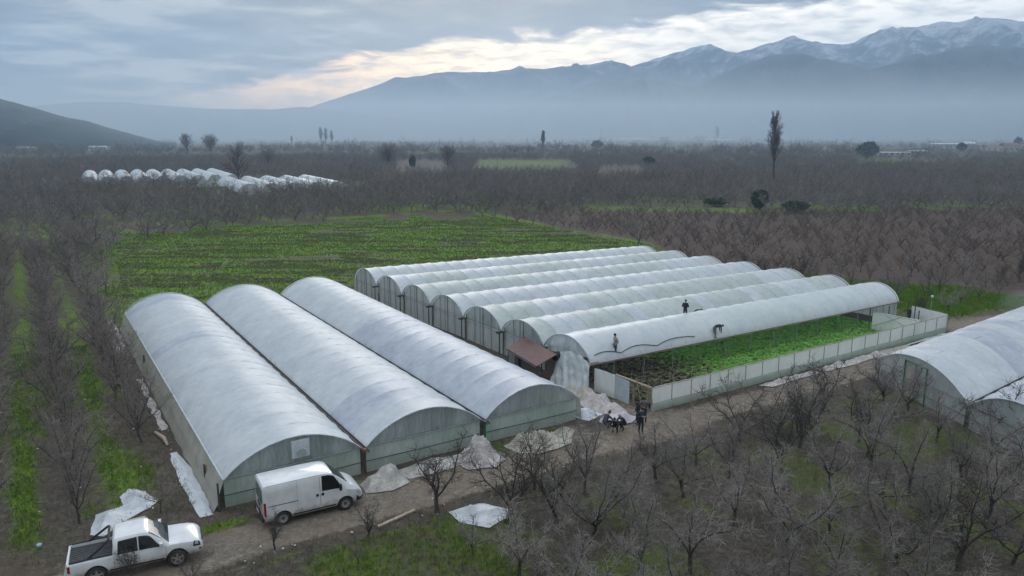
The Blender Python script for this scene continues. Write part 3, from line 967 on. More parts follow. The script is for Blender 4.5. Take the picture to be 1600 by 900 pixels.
VFR = [82.6, 76.7, 70.8, 64.8, 58.8, 52.8, 47.0, 41.5]
UFR = [31.0, 31.3, 31.65, 31.95, 32.3, 32.65, 33.0, 33.35]
VBR = [78.2, 73.0, 67.8, 62.3, 56.85, 51.3, 46.2, 41.35]
UBR = [69.6, 70.2, 70.6, 70.9, 71.4, 71.9, 72.3, 72.6]
EZ_R = 2.0
g_multi = 'seven joined tunnels of the wide greenhouse block'
lab = ['farthest tunnel of the seven joined ones, along the green field',
       'second of the seven joined tunnels counted from the green field',
       'third of the seven joined tunnels counted from the green field',
       'middle tunnel of the seven joined ones, three on either side',
       'greenish tunnel in the seven joined ones, third counted from the uncovered bay',
       'tunnel with the open topped gable just behind the red shed roof',
       'bright new film tunnel with workers standing at its edge, beside the uncovered bay']
for k in range(7):
    rf = M['film_new'] if k == 6 else (M['film_green'] if k in (1, 2, 4, 5) else M['film_blue'])
    mats = dict(roof=[rf, M['film_blue'] if k != 6 else M['film_new']], gable=M['film_end_grey'] if k not in (4, 5) else M['film_end'], low=M['film_end_grey'])
    root, base, arch, P = tunnel(lab[k], g_multi, (UFR[k], VFR[k]), (UFR[k + 1], VFR[k + 1]), (UBR[k], VBR[k]), (UBR[k + 1], VBR[k + 1]), EZ_R, 1.55, 0.62, 24, mats,
                                 0.095 if k < 6 else 0.045, 20 + k, (0.10, 0.10), hoop_mat='hoop' if k < 6 else 'film_white', ends=('plain', 'back') if k < 6 else ('back',))
    gutter(root, base, 1.017 if k < 6 else 1.03, EZ_R, s0=-0.008, mat='gutter' if k < 6 else 'wood', w=.24 if k < 6 else .34)
    q = MB()
    a = base(-0.004, 1.017)
    q.box((a[0], a[1], 1.0), (0.08, 0.08, 2.0))
    q.box((a[0] - .1, a[1], EZ_R - 0.05), (0.3, 0.28, 0.16))
    q.build('corner_post', M['dark_steel'] if k < 6 else M['steel'], root)
    if k == 0:
        q = MB()
        q.grid([[(base(s, 0)[0], base(s, 0)[1] + .1 * (1 - z), z * EZ_R - .03) for z in (0, .5, 1)] for s in np.linspace(0, 1, 40)])
        q.build('side_wall', M['film_side'], root, True)
    if k == 6:
        # ragged clear film left in the front arch, and the half-lifted hem with its slack rope
        n = 26
        rows = []
        for j in range(8):
            f = j / 7
            row = []
            for i in range(n + 1):
                t = 0.03 + 0.94 * i / n
                low = EZ_R - 0.35 + 0.5 * t + 0.16 * math.sin(9 * t)
                z = low + (arch(t) - 0.04 - low) * f
                u, v = base(0.003, t)
                row.append((u + 0.20 * (1 - f) * math.sin(23 * t) * math.cos(7 * t) + mnoise.noise(Vector((t * 9, f * 3, 2))) * 0.12, v, z))
            rows.append(row)
        q = MB()
        q.grid(rows)
        q.build('gable_film', M['film_clear'], root, True)
        q = MB()
        q.tube([P(0.0, t, arch(t) + .01) for t in np.linspace(0.01, 0.99, 24)], 0.06, 6)
        q.build('arch_rim', M['film_white'], root, True)
        q = MB()
        pts = []
        for i in range(26):
            s = 0.015 + 0.72 * i / 69
            sc = abs(math.sin(s * 30 + 1.2 * math.sin(s * 9)))
            pts.append(Vector(P(s, 1.0 - 0.012 - 0.035 * sc, arch(1 - 0.012 - 0.035 * sc) + 0.05)))
        q.tube(pts, 0.035, 5)
        q.build('slack_rope', M['dark_steel'], root, True)
        q = MB()
        q.grid([[(base(s, 1.0)[0], base(s, 1.0)[1] - 0.05 - 0.03 * j, EZ_R + .04 - 0.09 * j - .03 * abs(math.sin(s * 40)) * j) for j in range(3)] for s in np.linspace(0.02, 0.99, 60)])
        q.build('film_hem', M['film_white'], root, True)
        # row of inner posts under the lifted edge
        for s in np.linspace(0.06, 0.985, 13):
            q = MB()
            a = base(s, 1.0)
            q.tube([(a[0], a[1] + .05, 0), (a[0], a[1] + .05, EZ_R - .1)], 0.035, 5)
            q.build('inner_post', M['steel'], root)

# uncovered bay: low film walls round the crop
A0, A1 = (33.45, 41.15), (34.07, 35.8)
B1, B0 = (72.0, 36.25), (72.7, 40.1)
bay = empty('open_greenhouse_bay', S(*A1), TH, 'uncovered greenhouse bay of low white film walls round a leafy crop', 'greenhouse')


def loc(p):
    return Vector((p[0] - A1[0], p[1] - A1[1]))


def film_wall(name, p, q, z0, z1, mat, n=60, wav=0.04, parent=bay, seed=0):
    a, b = loc(p), loc(q)
    d = (b - a)
    L = d.length
    nrm = Vector((-d.y, d.x)) / L
    rows = []
    for i in range(n + 1):
        f = i / n
        row = []
        for j in range(6):
            z = z0 + (z1 - z0) * j / 5 + (mnoise.noise(Vector((f * L * 0.5, seed, 0))) * 0.07 + mnoise.noise(Vector((f * L * 1.9, seed, 5))) * 0.03 if j == 5 else 0)
            c = a + d * f + nrm * mnoise.noise(Vector((f * L * 1.1, z * 1.4, seed))) * wav
            row.append((c.x, c.y, z))
        rows.append(row)
    m = MB()
    m.grid(rows)
    return m.build(name, mat, parent, True)


film_wall('side_wall', A1, B1, -0.04, 1.66, M['film_wall'], 160, 0.05, seed=3)
film_wall('skirt_film', (34.3, 35.72), (71.9, 36.17), -0.03, 0.5, M['film_low'], 120, 0.05, seed=8)
Lw = B1[0] - A1[0]
for i in range(21):
    f = i / 20
    q = MB()
    c = loc((A1[0] + Lw * f, A1[1] + (B1[1] - A1[1]) * f - 0.035))
    q.tube([(c.x, c.y, 0), (c.x, c.y + .0, 1.62)], 0.028, 5)
    q.build('wall_post', M['steel'], bay)
q = MB()
q.tube([Vector((*loc((A1[0] + Lw * f, A1[1] + (B1[1] - A1[1]) * f - 0.06)), 0.52 + 0.02 * math.sin(40 * f))) for f in np.linspace(0, 1, 40)], 0.018, 5)
q.build('rail', M['steel'], bay)
q = MB()
q.tube([Vector((*loc((A1[0] + Lw * f, A1[1] + (B1[1] - A1[1]) * f)), 1.66 + mnoise.noise(Vector((f * Lw * 0.5, 3, 0))) * 0.07 + mnoise.noise(Vector((f * Lw * 1.9, 3, 5))) * 0.03)) for f in np.linspace(0, 1, 90)], 0.04, 5)
q.build('top_roll', M['film_straw'], bay, True)


def onfront(px, py=610):
    w = onplane(px, py, A0, A1)
    return UV(w.x, w.y)


d0, d1, d2 = onfront(962), onfront(990), onfront(1013)
film_wall('front_wall', A0, d0, -0.03, 1.75, M['film_wall'], 20, 0.06, seed=5)
film_wall('door', (d0[0] - .05, d0[1]), (d1[0] - .30, d1[1] + .1), 0.06, 1.72, M['door_blue'], 6, 0.0)
for c, h in ((d0, 1.8), (d1, 1.75), (d2, 1.8)):
    q = MB()
    a = loc(c)
    q.box((a.x, a.y, h / 2), (0.09, 0.09, h))
    q.build('door_post', M['wood'], bay)
q = MB()
a, b = loc(d0), loc(A1)
q.tube([(a.x, a.y, 1.78), ((a.x + b.x) / 2, (a.y + b.y) / 2, 1.74), (b.x, b.y, 1.68)], 0.07, 6)
q.build('top_beam', M['plank'], bay)
for p, r in (((34.0, 36.6, 0), (33.75, 37.0, 2.1)), ((33.6, 36.2, 0), (34.15, 35.9, 1.5)), ((33.9, 35.3, 0), (34.2, 36.0, 1.3))):
    q = MB()
    a, b = loc(p), loc(r)
    q.tube([(a.x, a.y, p[2]), (b.x, b.y, r[2])], 0.04, 5)
    q.build('prop_pole', M['wood'], bay)
# partition near the closed end, its frame and tall posts
film_wall('partition_film', (66.6, 40.4), (67.3, 36.3), 0.1, 1.85, M['film_wall'], 16, 0.08, seed=12)
film_wall('end_wall', B0, B1, -0.03, 1.75, M['film_wall'], 16, 0.06, seed=15)
for u, v, h in ((66.5, 40.6, 2.2), (67.2, 39.2, 2.6), (70.6, 38.2, 1.9), (72.4, 40.3, 2.2), (72.6, 39.7, 2.2)):
    q = MB()
    a = loc((u, v))
    q.tube([(a.x, a.y, 0), (a.x, a.y, h)], 0.05, 5)
    q.build('tall_post', M['dark_steel'], bay)
for v0, v1, z0, z1 in ((40.4, 36.4, 1.86, 1.75), (40.3, 37.8, .5, 1.8), (39, 36.6, 1.8, .7)):
    q = MB()
    a, b = loc((66.5, v0)), loc((67.2, v1))
    q.tube([(a.x - .1, a.y, z0), (b.x - .1, b.y, z1)], 0.03, 5)
    q.build('brace', M['steel'], bay)
rs = random.Random(5)
for i in range(46):
    u, v = 35.5 + 30.5 * ((i * 0.618) % 1), rs.choice((36.9, 38.2, 39.4, 40.4)) + rs.uniform(-.15, .15)
    q = MB()
    a = loc((u, v))
    q.tube([(a.x, a.y, 0), (a.x + rs.uniform(-.05, .05), a.y, rs.uniform(0.9, 1.5))], 0.016, 4)
    q.build('stake', M['steel'] if i % 3 else M['plank'], bay)

# the crop: leafy rosettes, withered at the door end
def leaf_bed(name, n, u0, u1, v0, v1, size, mat, up=0.55, seed=1, hmax=0.3, dens=None):
    g = np.random.default_rng(seed)
    u = g.uniform(u0, u1, n)
    v = v0 + (v1 - v0) * g.random(n)
    if dens is not None:
        k = g.random(n) < dens(u, v)
        u, v = u[k], v[k]
        n = len(u)
    nl = 7
    a = g.uniform(0, 2 * PI, (n, nl))
    ln = size * g.uniform(0.6, 1.3, (n, nl))
    el = g.uniform(0.25, 1.2, (n, nl)) * up * 1.6
    wd = ln * g.uniform(0.3, 0.5, (n, nl))
    cx, cy = u[:, None] + 0 * a, v[:, None] + 0 * a
    dx, dy = np.cos(a), np.sin(a)
    z0 = 0.02 + g.random((n, nl)) * hmax * 0.4
    p0 = np.stack([cx, cy, z0], -1)
    mid = np.stack([cx + dx * ln * .55 * np.cos(el), cy + dy * ln * .55 * np.cos(el), z0 + ln * .6 * np.sin(el)], -1)
    sdv = np.stack([-dy * wd, dx * wd, 0 * wd], -1)
    tip = np.stack([cx + dx * ln * np.cos(el), cy + dy * ln * np.cos(el), z0 + ln * (.75 * np.sin(el))], -1)
    V = np.stack([p0, mid - sdv, tip, mid + sdv], 2).reshape(-1, 3)
    x, y = V[:, 0] * CT - V[:, 1] * ST, V[:, 0] * ST + V[:, 1] * CT
    V = np.stack([x, y, V[:, 2]], -1)
    Fc = np.arange(len(V)).reshape(-1, 4)
    o = link(name, np_mesh(name, V, Fc), mat)
    return tag(o, kind='stuff')


leaf_bed('leafy_crop', 25000, 41.5, 69, 36.25, 47.6, 0.19, M['leaf'], up=0.3, seed=2, dens=lambda u, v: np.where(u < 46, np.clip((u - 41 + (41 - np.minimum(v, 41)) * 1.2) / 6, 0, 1), 1) * (0.55 + .45 * (np.sin(v * 4.2) > -.3)))
leaf_bed('withered_crop', 2000, 34.6, 45.5, 36.4, 47.2, 0.24, M['dry_leaf'], seed=3, dens=lambda u, v: np.clip((46 - u) / 5, 0, 1))
leaf_bed('sparse_crop', 260, 35.5, 44.5, 36.3, 38.4, 0.26, M['leaf'], seed=4)

# third holding, at the edge of the picture
def adv(p, L, a=5.0):
    return (p[0] + L * math.cos(rad(a)), p[1] + L * math.sin(rad(a)))


T3 = [(53.2, 31.7), (49.05, 22.75), (45.4, 15.0)]
g3 = 'tunnels standing alone beyond the bare orchard'
for k, lb in ((0, 'wide pale tunnel with a green door frame, beyond the bare orchard'), (1, 'tunnel mostly out of view, adjoining the one with the green door frame')):
    mats = dict(roof=[M['film_blue'], M['film_lilac']], gable=M['film_end_grey'], low=M['film_end_grey'])
    root, base, arch, P = tunnel(lb, g3, T3[k], T3[k + 1], adv(T3[k], 36), adv(T3[k + 1], 36), 1.57, 1.55, 0.86, 17, mats, 0.16, 40 + k, (0.12, 0.12), ends=('wide', 'back'))
    gutter(root, base, 1.016, 1.57, s0=-.02)
    a = base(-0.006, 1.016)
    q = MB()
    q.box((a[0], a[1], .78), (0.12, 0.12, 1.56))
    q.build('corner_post', M['dark_wood'], root)
    if k == 0:
        for t0, t1, z0, z1 in ((0.36, 0.36, 0, 2.75), (0.60, 0.60, 0, 2.75), (0.36, 0.60, 2.72, 2.72), (0.48, 0.48, 0, 2.72)):
            q = MB()
            a, b = base(-0.004, t0), base(-0.004, t1)
            q.tube([(a[0] - .06, a[1], z0), (b[0] - .06, b[1], z1)], 0.06, 4)
            q.build('door_frame', M['green_paint'] if t0 != .48 else M['steel'], root)
        q = MB()
        q.grid([[(base(-.003, t)[0] - .02, base(-.003, t)[1], z) for t in (.365, .42, .475)] for z in (0.1, 1.4, 2.68)])
        q.build('door', M['film_straw'], root)

# two distant groups of low white tunnels
def far_group(n, p_first, p_last, ax, L, ez, rise, glabel, lfmt, gname):
    w = ((p_last[0] - p_first[0]) / n, (p_last[1] - p_first[1]) / n)
    for k in range(n):
        a = Vector((p_first[0] + w[0] * k, p_first[1] + w[1] * k))
        b = Vector((a.x + w[0], a.y + w[1]))
        au, av = UV(*a), UV(*b)
        ad = UV(*(a + ax * L)), UV(*(b + ax * L))
        root, base, arch, P = tunnel(lfmt, gname, au, av, ad[0], ad[1], ez, rise, 0.6, 8, dict(roof=[M['film_new']], gable=M['film_new'], low=M['film_end']), 0.05, 60 + k, (0.05, 0.05), hoops=False, detail=False, ncross=12)
        for s, nm in ((0.004, 'end_wall'),):
            q = MB()
            tt = [(1 - math.cos(PI * j / 10)) / 2 for j in range(11)]
            q.grid([[P(s, t, z * (arch(t) - .03)) for t in tt] for z in (0, .45, 1)])
            q.build(nm, M['film_end_grey'], root, True)
        q = MB()
        q.grid([[(base(s, 1.0)[0], base(s, 1.0)[1], z * ez) for z in (0, 1)] for s in (0, .5, 1)])
        q.build('side_wall', M['film_end_grey'], root)


AX = Vector((-0.48, 0.88))
far_group(9, (-143, 252), (-96, 270), AX, 54, 1.7, 2.6, '', 'one of nine distant white tunnels standing side by side, farther back', 'nine white tunnels beyond the orchard')
far_group(5, (-79, 219), (-50, 233), AX, 42, 1.6, 2.6, '', 'one of five distant white tunnels behind the lone dark tree', 'five white tunnels behind the lone tree')

# ------------------------------------------------------------------ shed, fan, small buildings of the yard
shed = empty('shed', S(30.6, 46.0), TH, 'small shed with a sloping red sheet roof between the tunnels', 'shed')
sa, sb = UV(*G(792, 543, 1.95).xy), UV(*G(841, 572, 1.85).xy)
sa = (sa[0] - 30.6, sa[1] - 46.0)
sb = (sb[0] - 30.6, sb[1] - 46.0)
q = MB()
rows = []
for i in range(41):
    f = i / 40
    c = (sa[0] + (sb[0] - sa[0]) * f, sa[1] + (sb[1] - sa[1]) * f)
    z = 0.025 * (i % 2)
    rows.append([(c[0] - 0.15 + w * 1.0, c[1] + w * 0.12, 1.93 - .1 * f + 0.26 * w + z) for w in (0, 1, 2)])
q.grid(rows)
ob = q.build('roof', M['red_roof'], shed)
md = ob.modifiers.new('s', 'SOLIDIFY')
md.thickness = 0.03
bake(ob)
q = MB()
for i in range(13):
    f = i / 12
    c = (sa[0] + .15 + (sb[0] - sa[0]) * (0.04 + .92 * f), sa[1] + (sb[1] - sa[1]) * (0.04 + .92 * f))
    if i in (4, 5): continue
    q.box((c[0], c[1], 0.9), (0.03, 0.55, 1.8 - 0.08 * f), 0)
q.build('plank_wall', M['dark_wood'], shed)
q = MB()
c = (sa[0] + .1 + (sb[0] - sa[0]) * 0.14, sa[1] + (sb[1] - sa[1]) * 0.14)
for j in range(7):
    q.box((c[0], c[1], 0.75 + 0.14 * j), (0.03, 1.0, 0.10))
q.build('slat_shutter', M['steel'], shed)
q = MB()
q.box((sa[0] + .3 + (sb[0] - sa[0]) * .36, sa[1] + (sb[1] - sa[1]) * .36, .85), (0.05, 1.2, 1.7))
q.build('doorway', M['black'], shed)
q = MB()
q.tube([(sa[0] - .2, sa[1], 1.88), (sb[0] - .2, sb[1], 1.79)], 0.05, 4)
q.build('fascia', M['dark_steel'], shed)

fp = onplane(871, 556, (32.2, 46.6), (32.45, 41.3))
fu, fv = UV(fp.x, fp.y)
fan = empty('exhaust_fan', fp, TH, 'round black fan hanging in the film front of the newest tunnel', 'fan')
q = MB()
n = 24
for r0, r1, x0, x1 in ((0.36, 0.36, -.28, .1), (0.32, 0.32, -.28, .1)):
    q.add([(x, r0 * math.cos(2 * PI * a / n), r0 * math.sin(2 * PI * a / n)) for x in (x0, x1) for a in range(n)], [(a, (a + 1) % n, n + (a + 1) % n, n + a) for a in range(n)])
q.add([(-.28, r * math.cos(2 * PI * a / n), r * math.sin(2 * PI * a / n)) for r in (.32, .36) for a in range(n)], [(a, (a + 1) % n, n + (a + 1) % n, n + a) for a in range(n)])
q.build('housing', M['black'], fan, True, angle=rad(40))
q = MB()
q.tube([(-.12, 0, 0), (.08, 0, 0)], 0.08, 10)
for a in range(5):
    t = 2 * PI * a / 5
    c, s_ = math.cos(t), math.sin(t)
    q.add([(-.02, .06 * c - .05 * s_, .06 * s_ + .05 * c), (.06, .06 * c + .05 * s_, .06 * s_ - .05 * c), (.07, .31 * c + .11 * s_, .31 * s_ - .11 * c), (-.03, .31 * c - .11 * s_, .31 * s_ + .11 * c)], [(0, 1, 2, 3)])
q.build('blade', M['dark_steel'], fan)

lp = UV(*G(1441, 498, 0.6).xy)
lamp = empty('yard_light_pole', S(73.4, 38.6), TH, 'thin pole with a small pale lamp behind the low film wall', 'light pole')
q = MB()
q.tube([(0, 0, 0), (0, 0, 2.75)], [0.04, 0.03], 6)
q.build('pole', M['steel'], lamp)
q = MB()
q.tube([(0, 0, 2.75), (0, 0, 2.82), (0, 0, 2.95), (0, 0, 3.0)], [0.04, 0.12, 0.12, 0.03], 8)
q.build('lamp_head', M['white_roof'], lamp)

hut = empty('low_hut', S(73.9, 39.4), TH, 'low dark roofed hut at the far end of the film wall', 'hut')
q = MB()
q.box((0, 0, 0.55), (1.8, 2.4, 1.1))
q.build('wall', M['dark_wood'], hut)
q = MB()
q.box((0, 0, 1.15), (2.1, 2.8, 0.1))
q.box((0, 0, 1.23), (1.8, 2.4, 0.06))
q.build('roof', M['black'], hut)

# broken brick and firewood strewn along the tunnels' front
g = random.Random(8)
q = MB()
for i in range(420):
    f = g.random()
    u, v = 30.4 + g.gauss(0, .45), 49 + 15 * f
    if f > .2 and g.random() < .25: continue
    s_ = g.uniform(.08, .34)
    c = S(u, v, s_ * .3 + g.random() * .15)
    q.box(c, (s_, s_ * g.uniform(.4, .9), s_ * g.uniform(.3, .8)), g.uniform(0, 3), g.choice((0, 0, 1, 2)))
tag(q.build('rubble', [M['dark_wood'], M['litter'], M['gutter']]), kind='stuff')
# ------------------------------------------------------------------ vehicles
class Loft:
    """body skin from cross-section stations: ring(x, k), k = 0 at the belly's middle ... 1 at the roof's middle"""
    def __init__(self, st):
        self.x = [s[0] for s in st]
        self.r = np.array([s[1] for s in st], float)      # (stations, points, 2): half width, height
        self.n = self.r.shape[1]

    def ring(self, x):
        x = min(max(x, self.x[0]), self.x[-1])
        i = 0
        while i < len(self.x) - 2 and x > self.x[i + 1]: i += 1
        f = (x - self.x[i]) / (self.x[i + 1] - self.x[i])
        return self.r[i] * (1 - f) + self.r[i + 1] * f

    def pt(self, x, k, side=1):
        r = self.ring(x)
        k = min(max(k, 0), self.n - 1)
        i = min(int(k), self.n - 2)
        f = k - i
        p = r[i] * (1 - f) + r[i + 1] * f
        return Vector((x, side * p[0], p[1]))

    def nor(self, x, k, side=1):
        e = 0.03
        a = self.pt(x + e, k, 1) - self.pt(x - e, k, 1)
        b = self.pt(x, k + e, 1) - self.pt(x, k - e, 1)
        n = a.cross(b)
        if n.length < 1e-9: return Vector((0, side, 0))
        n.normalize()
        if n.y < 0 or (abs(n.y) < .05 and n.z < 0): n = -n
        return Vector((n.x, n.y * side, n.z))

    def body(self, xs, name, mat, parent, kk=None):
        ks = kk or list(range(self.n))
        rows = []
        for x in xs:
            h = [self.pt(x, k, 1) for k in ks]
            o = [self.pt(x, k, -1) for k in reversed(ks[1:-1])]
            rows.append(h + o)
        q = MB()
        nr = len(rows[0])
        q.add([p for r in rows for p in r], [(i * nr + j, i * nr + (j + 1) % nr, (i + 1) * nr + (j + 1) % nr, (i + 1) * nr + j) for i in range(len(rows) - 1) for j in range(nr)])
        q.f.append(tuple(reversed(range(nr))))
        q.f.append(tuple((len(rows) - 1) * nr + j for j in range(nr)))
        q.m += [0, 0]
        o = q.build(name, mat, parent)
        bm = bmesh.new()
        bm.from_mesh(o.data)
        bmesh.ops.recalc_face_normals(bm, faces=bm.faces)
        bm.to_mesh(o.data)
        bm.free()
        return o

    def patch(self, name, quad, mat, parent, side=1, off=0.008, n=6, cross=False):
        """quad: four (x, k) corners of a pane lying on the skin; cross: spans both sides over the middle"""
        q = MB()
        (x0, k0), (x1, k1), (x2, k2), (x3, k3) = quad
        rows = []
        for i in range(n + 1):
            a = i / n
            row = []
            sds = ((side, False),) if not cross else ((1, False), (-1, True))
            for sd, rev in sds:
                js = range(n + 1)
                part = []
                for j in js:
                    b = j / n
                    if cross: b = (1 - b)
                    x = (x0 * (1 - a) + x1 * a) * (1 - b) + (x3 * (1 - a) + x2 * a) * b
                    k = (k0 * (1 - a) + k1 * a) * (1 - b) + (k3 * (1 - a) + k2 * a) * b
                    part.append(self.pt(x, k, sd) + self.nor(x, k, sd) * off)
                row += list(reversed(part)) if rev else part
            rows.append(row)
        q.grid(rows)
        return q.build(name, mat, parent, True)


def finish_body(o, cuts, bevel=0.02):
    for c in cuts:
        c.parent = o.parent
        md = o.modifiers.new('b', 'BOOLEAN')
        md.operation = 'DIFFERENCE'
        md.object = c
        md.solver = 'EXACT'
    bake(o)
    for c in cuts:
        me = c.data
        bpy.data.objects.remove(c)
        bpy.data.meshes.remove(me)
    o.data.polygons.foreach_set('use_smooth', [True] * len(o.data.polygons))
    o.data.set_sharp_from_angle(angle=rad(32))


def cutter_cyl(x, y, z, r, w):
    q = MB()
    n = 28
    q.add([(x + r * math.cos(2 * PI * a / n), y + dy, z + r * math.sin(2 * PI * a / n)) for dy in (-w / 2, w / 2) for a in range(n)],
          [(a, n + a, n + (a + 1) % n, (a + 1) % n) for a in range(n)] + [tuple(range(n)), tuple(reversed(range(n, 2 * n)))])
    o = q.build('cutter', None)
    bm = bmesh.new(); bm.from_mesh(o.data); bmesh.ops.recalc_face_normals(bm, faces=bm.faces); bm.to_mesh(o.data); bm.free()
    return o


def cutter_box(c, s):
    q = MB()
    q.box(c, s)
    return q.build('cutter', None)


def wheel(root, x, y, r, w, spokes, rimf=0.64):
    s = 1 if y > 0 else -1
    wo = empty('wheel', (x, y, r))
    wo.parent = root
    n = 32
    prof = [(rimf * r, .5), (.86 * r, .5), (.97 * r, .38), (r, .2), (r, -.2), (.97 * r, -.38), (.86 * r, -.5), (rimf * r, -.5)]
    q = MB()
    q.grid([[(pr * math.cos(2 * PI * a / n), pw * w, pr * math.sin(2 * PI * a / n)) for pr, pw in prof] for a in range(n + 1)])
    q.build('tyre', M['tyre'], wo, True, angle=rad(50))
    q = MB()
    R = rimf * r
    q.grid([[(pr * math.cos(2 * PI * a / n), s * pw * w, pr * math.sin(2 * PI * a / n)) for pr, pw in ((R, .46), (R * .93, .47), (R * .86, .2), (0.02, .14))] for a in range(n + 1)])
    if spokes:
        for k in range(spokes):
            t = 2 * PI * k / spokes + .3
            c, d = math.cos(t), math.sin(t)
            h0, h1 = R * .2, R * .13
            vs = []
            for (rr, hw, yy) in ((R * .1, h0, .42), (R * .9, h1, .44)):
                for sg in (-1, 1): vs.append((rr * c - sg * hw * d, s * yy * w, rr * d + sg * hw * c))
            q.add(vs, [(0, 1, 3, 2)])
        q.build('rim', [M['rim']], wo)
        q = MB()
        q.grid([[(pr * math.cos(2 * PI * a / n), s * .22 * w, pr * math.sin(2 * PI * a / n)) for pr in (R * .3, R * .84)] for a in range(n + 1)])
        q.build('brake_disc', M['dark_steel'], wo)
    else:
        q.build('rim', M['rim'], wo, True, angle=rad(40))
        q = MB()
        q.tube([(0, s * .15 * w, 0), (0, s * .36 * w, 0), (0, s * .38 * w, 0)], [R * .42, R * .36, R * .1], 14)
        q.build('hub_cap', M['dark_steel'], wo)
    return wo


# --- the panel van
vr, vf = UV(*G(443, 820).xy), UV(*G(541, 796).xy)
vd = math.atan2(vf[1] - vr[1], vf[0] - vr[0])
mid = ((vr[0] + vf[0]) / 2 - math.sin(vd) * 0.93, (vr[1] + vf[1]) / 2 + math.cos(vd) * 0.93)
van = empty('van', S(*mid), TH + vd, 'white panel van parked on the dirt road in front of the long tunnels', 'van')
ZB = 0.3


def vst(x, zr, wr, wmid=0.98, zb=ZB, zbelt=1.22, roofw=0.80, wb=None):
    """zr roof height; wr half width at the roof's side"""
    zz = lambda f: zbelt + (zr - zbelt) * f
    return (x, [(0, zb), ((wb or wmid) * .9, zb), (wmid, zb + .16), (wmid + .012, zb + .45 if zbelt > .9 else zb + .2), (wmid + .005, zbelt), ((wmid * .35 + wr * .65), zz(.55)), (wr, zz(.87)), (wr - .05, zz(.955)), (wr * .86, zz(.985)), (wr * .45, zz(1.0)), (0, zz(1.0) + .012)])


VAN = Loft([vst(-2.42, 2.04, .84, .93, .42), vst(-2.36, 2.12, .87, .965), vst(-2.2, 2.14, .88), vst(-1.0, 2.16, .885), vst(.3, 2.16, .885), vst(.72, 2.13, .88), vst(.95, 2.05, .87),
            vst(1.25, 1.80, .84), vst(1.55, 1.52, .82, zbelt=1.15), vst(1.76, 1.31, .82, zbelt=1.06), vst(2.05, 1.17, .80, .95, zbelt=.98), vst(2.28, 1.02, .74, .90, zbelt=.86), vst(2.42, .84, .66, .82, .34, zbelt=.72), vst(2.47, .66, .6, .74, .40, zbelt=.58)])
WX = 1.53
body = VAN.body([-2.42, -2.36, -2.2, -1.4, -1.0, -.3, .3, .72, .85, .95, 1.1, 1.25, 1.4, 1.55, 1.66, 1.76, 1.9, 2.05, 2.17, 2.28, 2.36, 2.42, 2.47], 'body', M['white_paint'], van)
finish_body(body, [cutter_cyl(sx * WX, sy * .9, .36, .41, .5) for sx in (-1, 1) for sy in (-1, 1)])
q = MB()
q.box((0, 0, .42), (4.0, 1.3, .3))
q.build('underbody', M['black'], van)
for sx in (-1, 1):
    for sy in (-1, 1):
        wheel(van, sx * WX, sy * .86, .335, .21, 0)
VAN.patch('windscreen', [(.98, 9.95), (1.70, 9.95), (1.70, 7.6), (.98, 7.6)], M['glass'], van, cross=True, n=6)
for sd in (-1, 1):
    VAN.patch('side_window', [(.38, 4.15), (1.42, 4.1), (1.0, 6.2), (.40, 6.2)], M['glass'], van, sd)
    # roof gutter, door joints, handles, sliding door track
    for nm, qd, mt in (('roof_gutter', [(-2.25, 6.72), (.55, 6.72), (.55, 6.84), (-2.25, 6.84)], 'trim'), ('door_joint', [(.28, 2.4), (.295, 2.4), (.295, 6.4), (.28, 6.4)], 'dark_steel'),
                       ('door_joint', [(-.82, 2.6), (-.81, 2.6), (-.81, 6.6), (-.82, 6.6)], 'steel'), ('door_track', [(-2.2, 3.72), (-.8, 3.72), (-.8, 3.8), (-2.2, 3.8)], 'dark_steel'),
                       ('door_handle', [(.33, 3.72), (.47, 3.72), (.47, 4.0), (.33, 4.0)], 'black'), ('door_handle', [(.07, 3.72), (.2, 3.72), (.2, 4.0), (.07, 4.0)], 'black'),
                       ('sill', [(-1.05, 1.55), (1.05, 1.55), (1.05, 2.05), (-1.05, 2.05)], 'trim'),
                       ('tail_lamp', [(-2.405, 2.5), (-2.30, 2.5), (-2.30, 4.2), (-2.405, 4.2)], 'red_lamp'),
                       ('headlight', [(2.12, 3.3), (2.36, 3.2), (2.34, 4.3), (2.14, 4.7)], 'lamp')):
        VAN.patch(nm, qd, M[mt], van, sd, .007 if nm != 'door_handle' else .03, 6)
    mir = MB()
    mir.tube([(1.28, sd * .97, 1.27), (1.27, sd * 1.12, 1.30)], .035, 6)
    mir.box((1.26, sd * 1.15, 1.38), (.1, .17, .32))
    mir.build('wing_mirror', M['black'], van)
    # rear windows and the door gap on the tail
    pane = MB()
    x = -2.43
    pane.add([(x - .01, sd * .1, 1.2), (x - .01, sd * .76, 1.2), (x + .002, sd * .70, 1.86), (x + .002, sd * .1, 1.88)], [(0, 1, 2, 3)])
    pane.build('rear_window', M['glass_pale'], van)
VAN.patch('front_bumper', [(2.1, 1.15), (2.47, 1.0), (2.47, 3.1), (2.1, 2.9)], M['trim'], van, 1, .012)
VAN.patch('front_bumper', [(2.1, 1.15), (2.47, 1.0), (2.47, 3.1), (2.1, 2.9)], M['trim'], van, -1, .012)
q = MB()
q.box((2.475, 0, .52), (.05, 1.35, .26))
q.build('front_bumper', M['trim'], van)
q = MB()
q.box((-2.46, 0, .46), (.12, 1.84, .2))
q.build('rear_bumper', M['trim'], van)
q = MB()
q.box((-2.436, 0, 1.2), (.012, .02, 1.5))
q.box((-2.44, 0, 1.0), (.02, .5, .12))
q.build('rear_door_joint', M['dark_steel'], van)

q = MB()
q.box((-2.535, 0, .6), (.02, .5, .11))
q.build('number_plate', M['palecloth'], van)

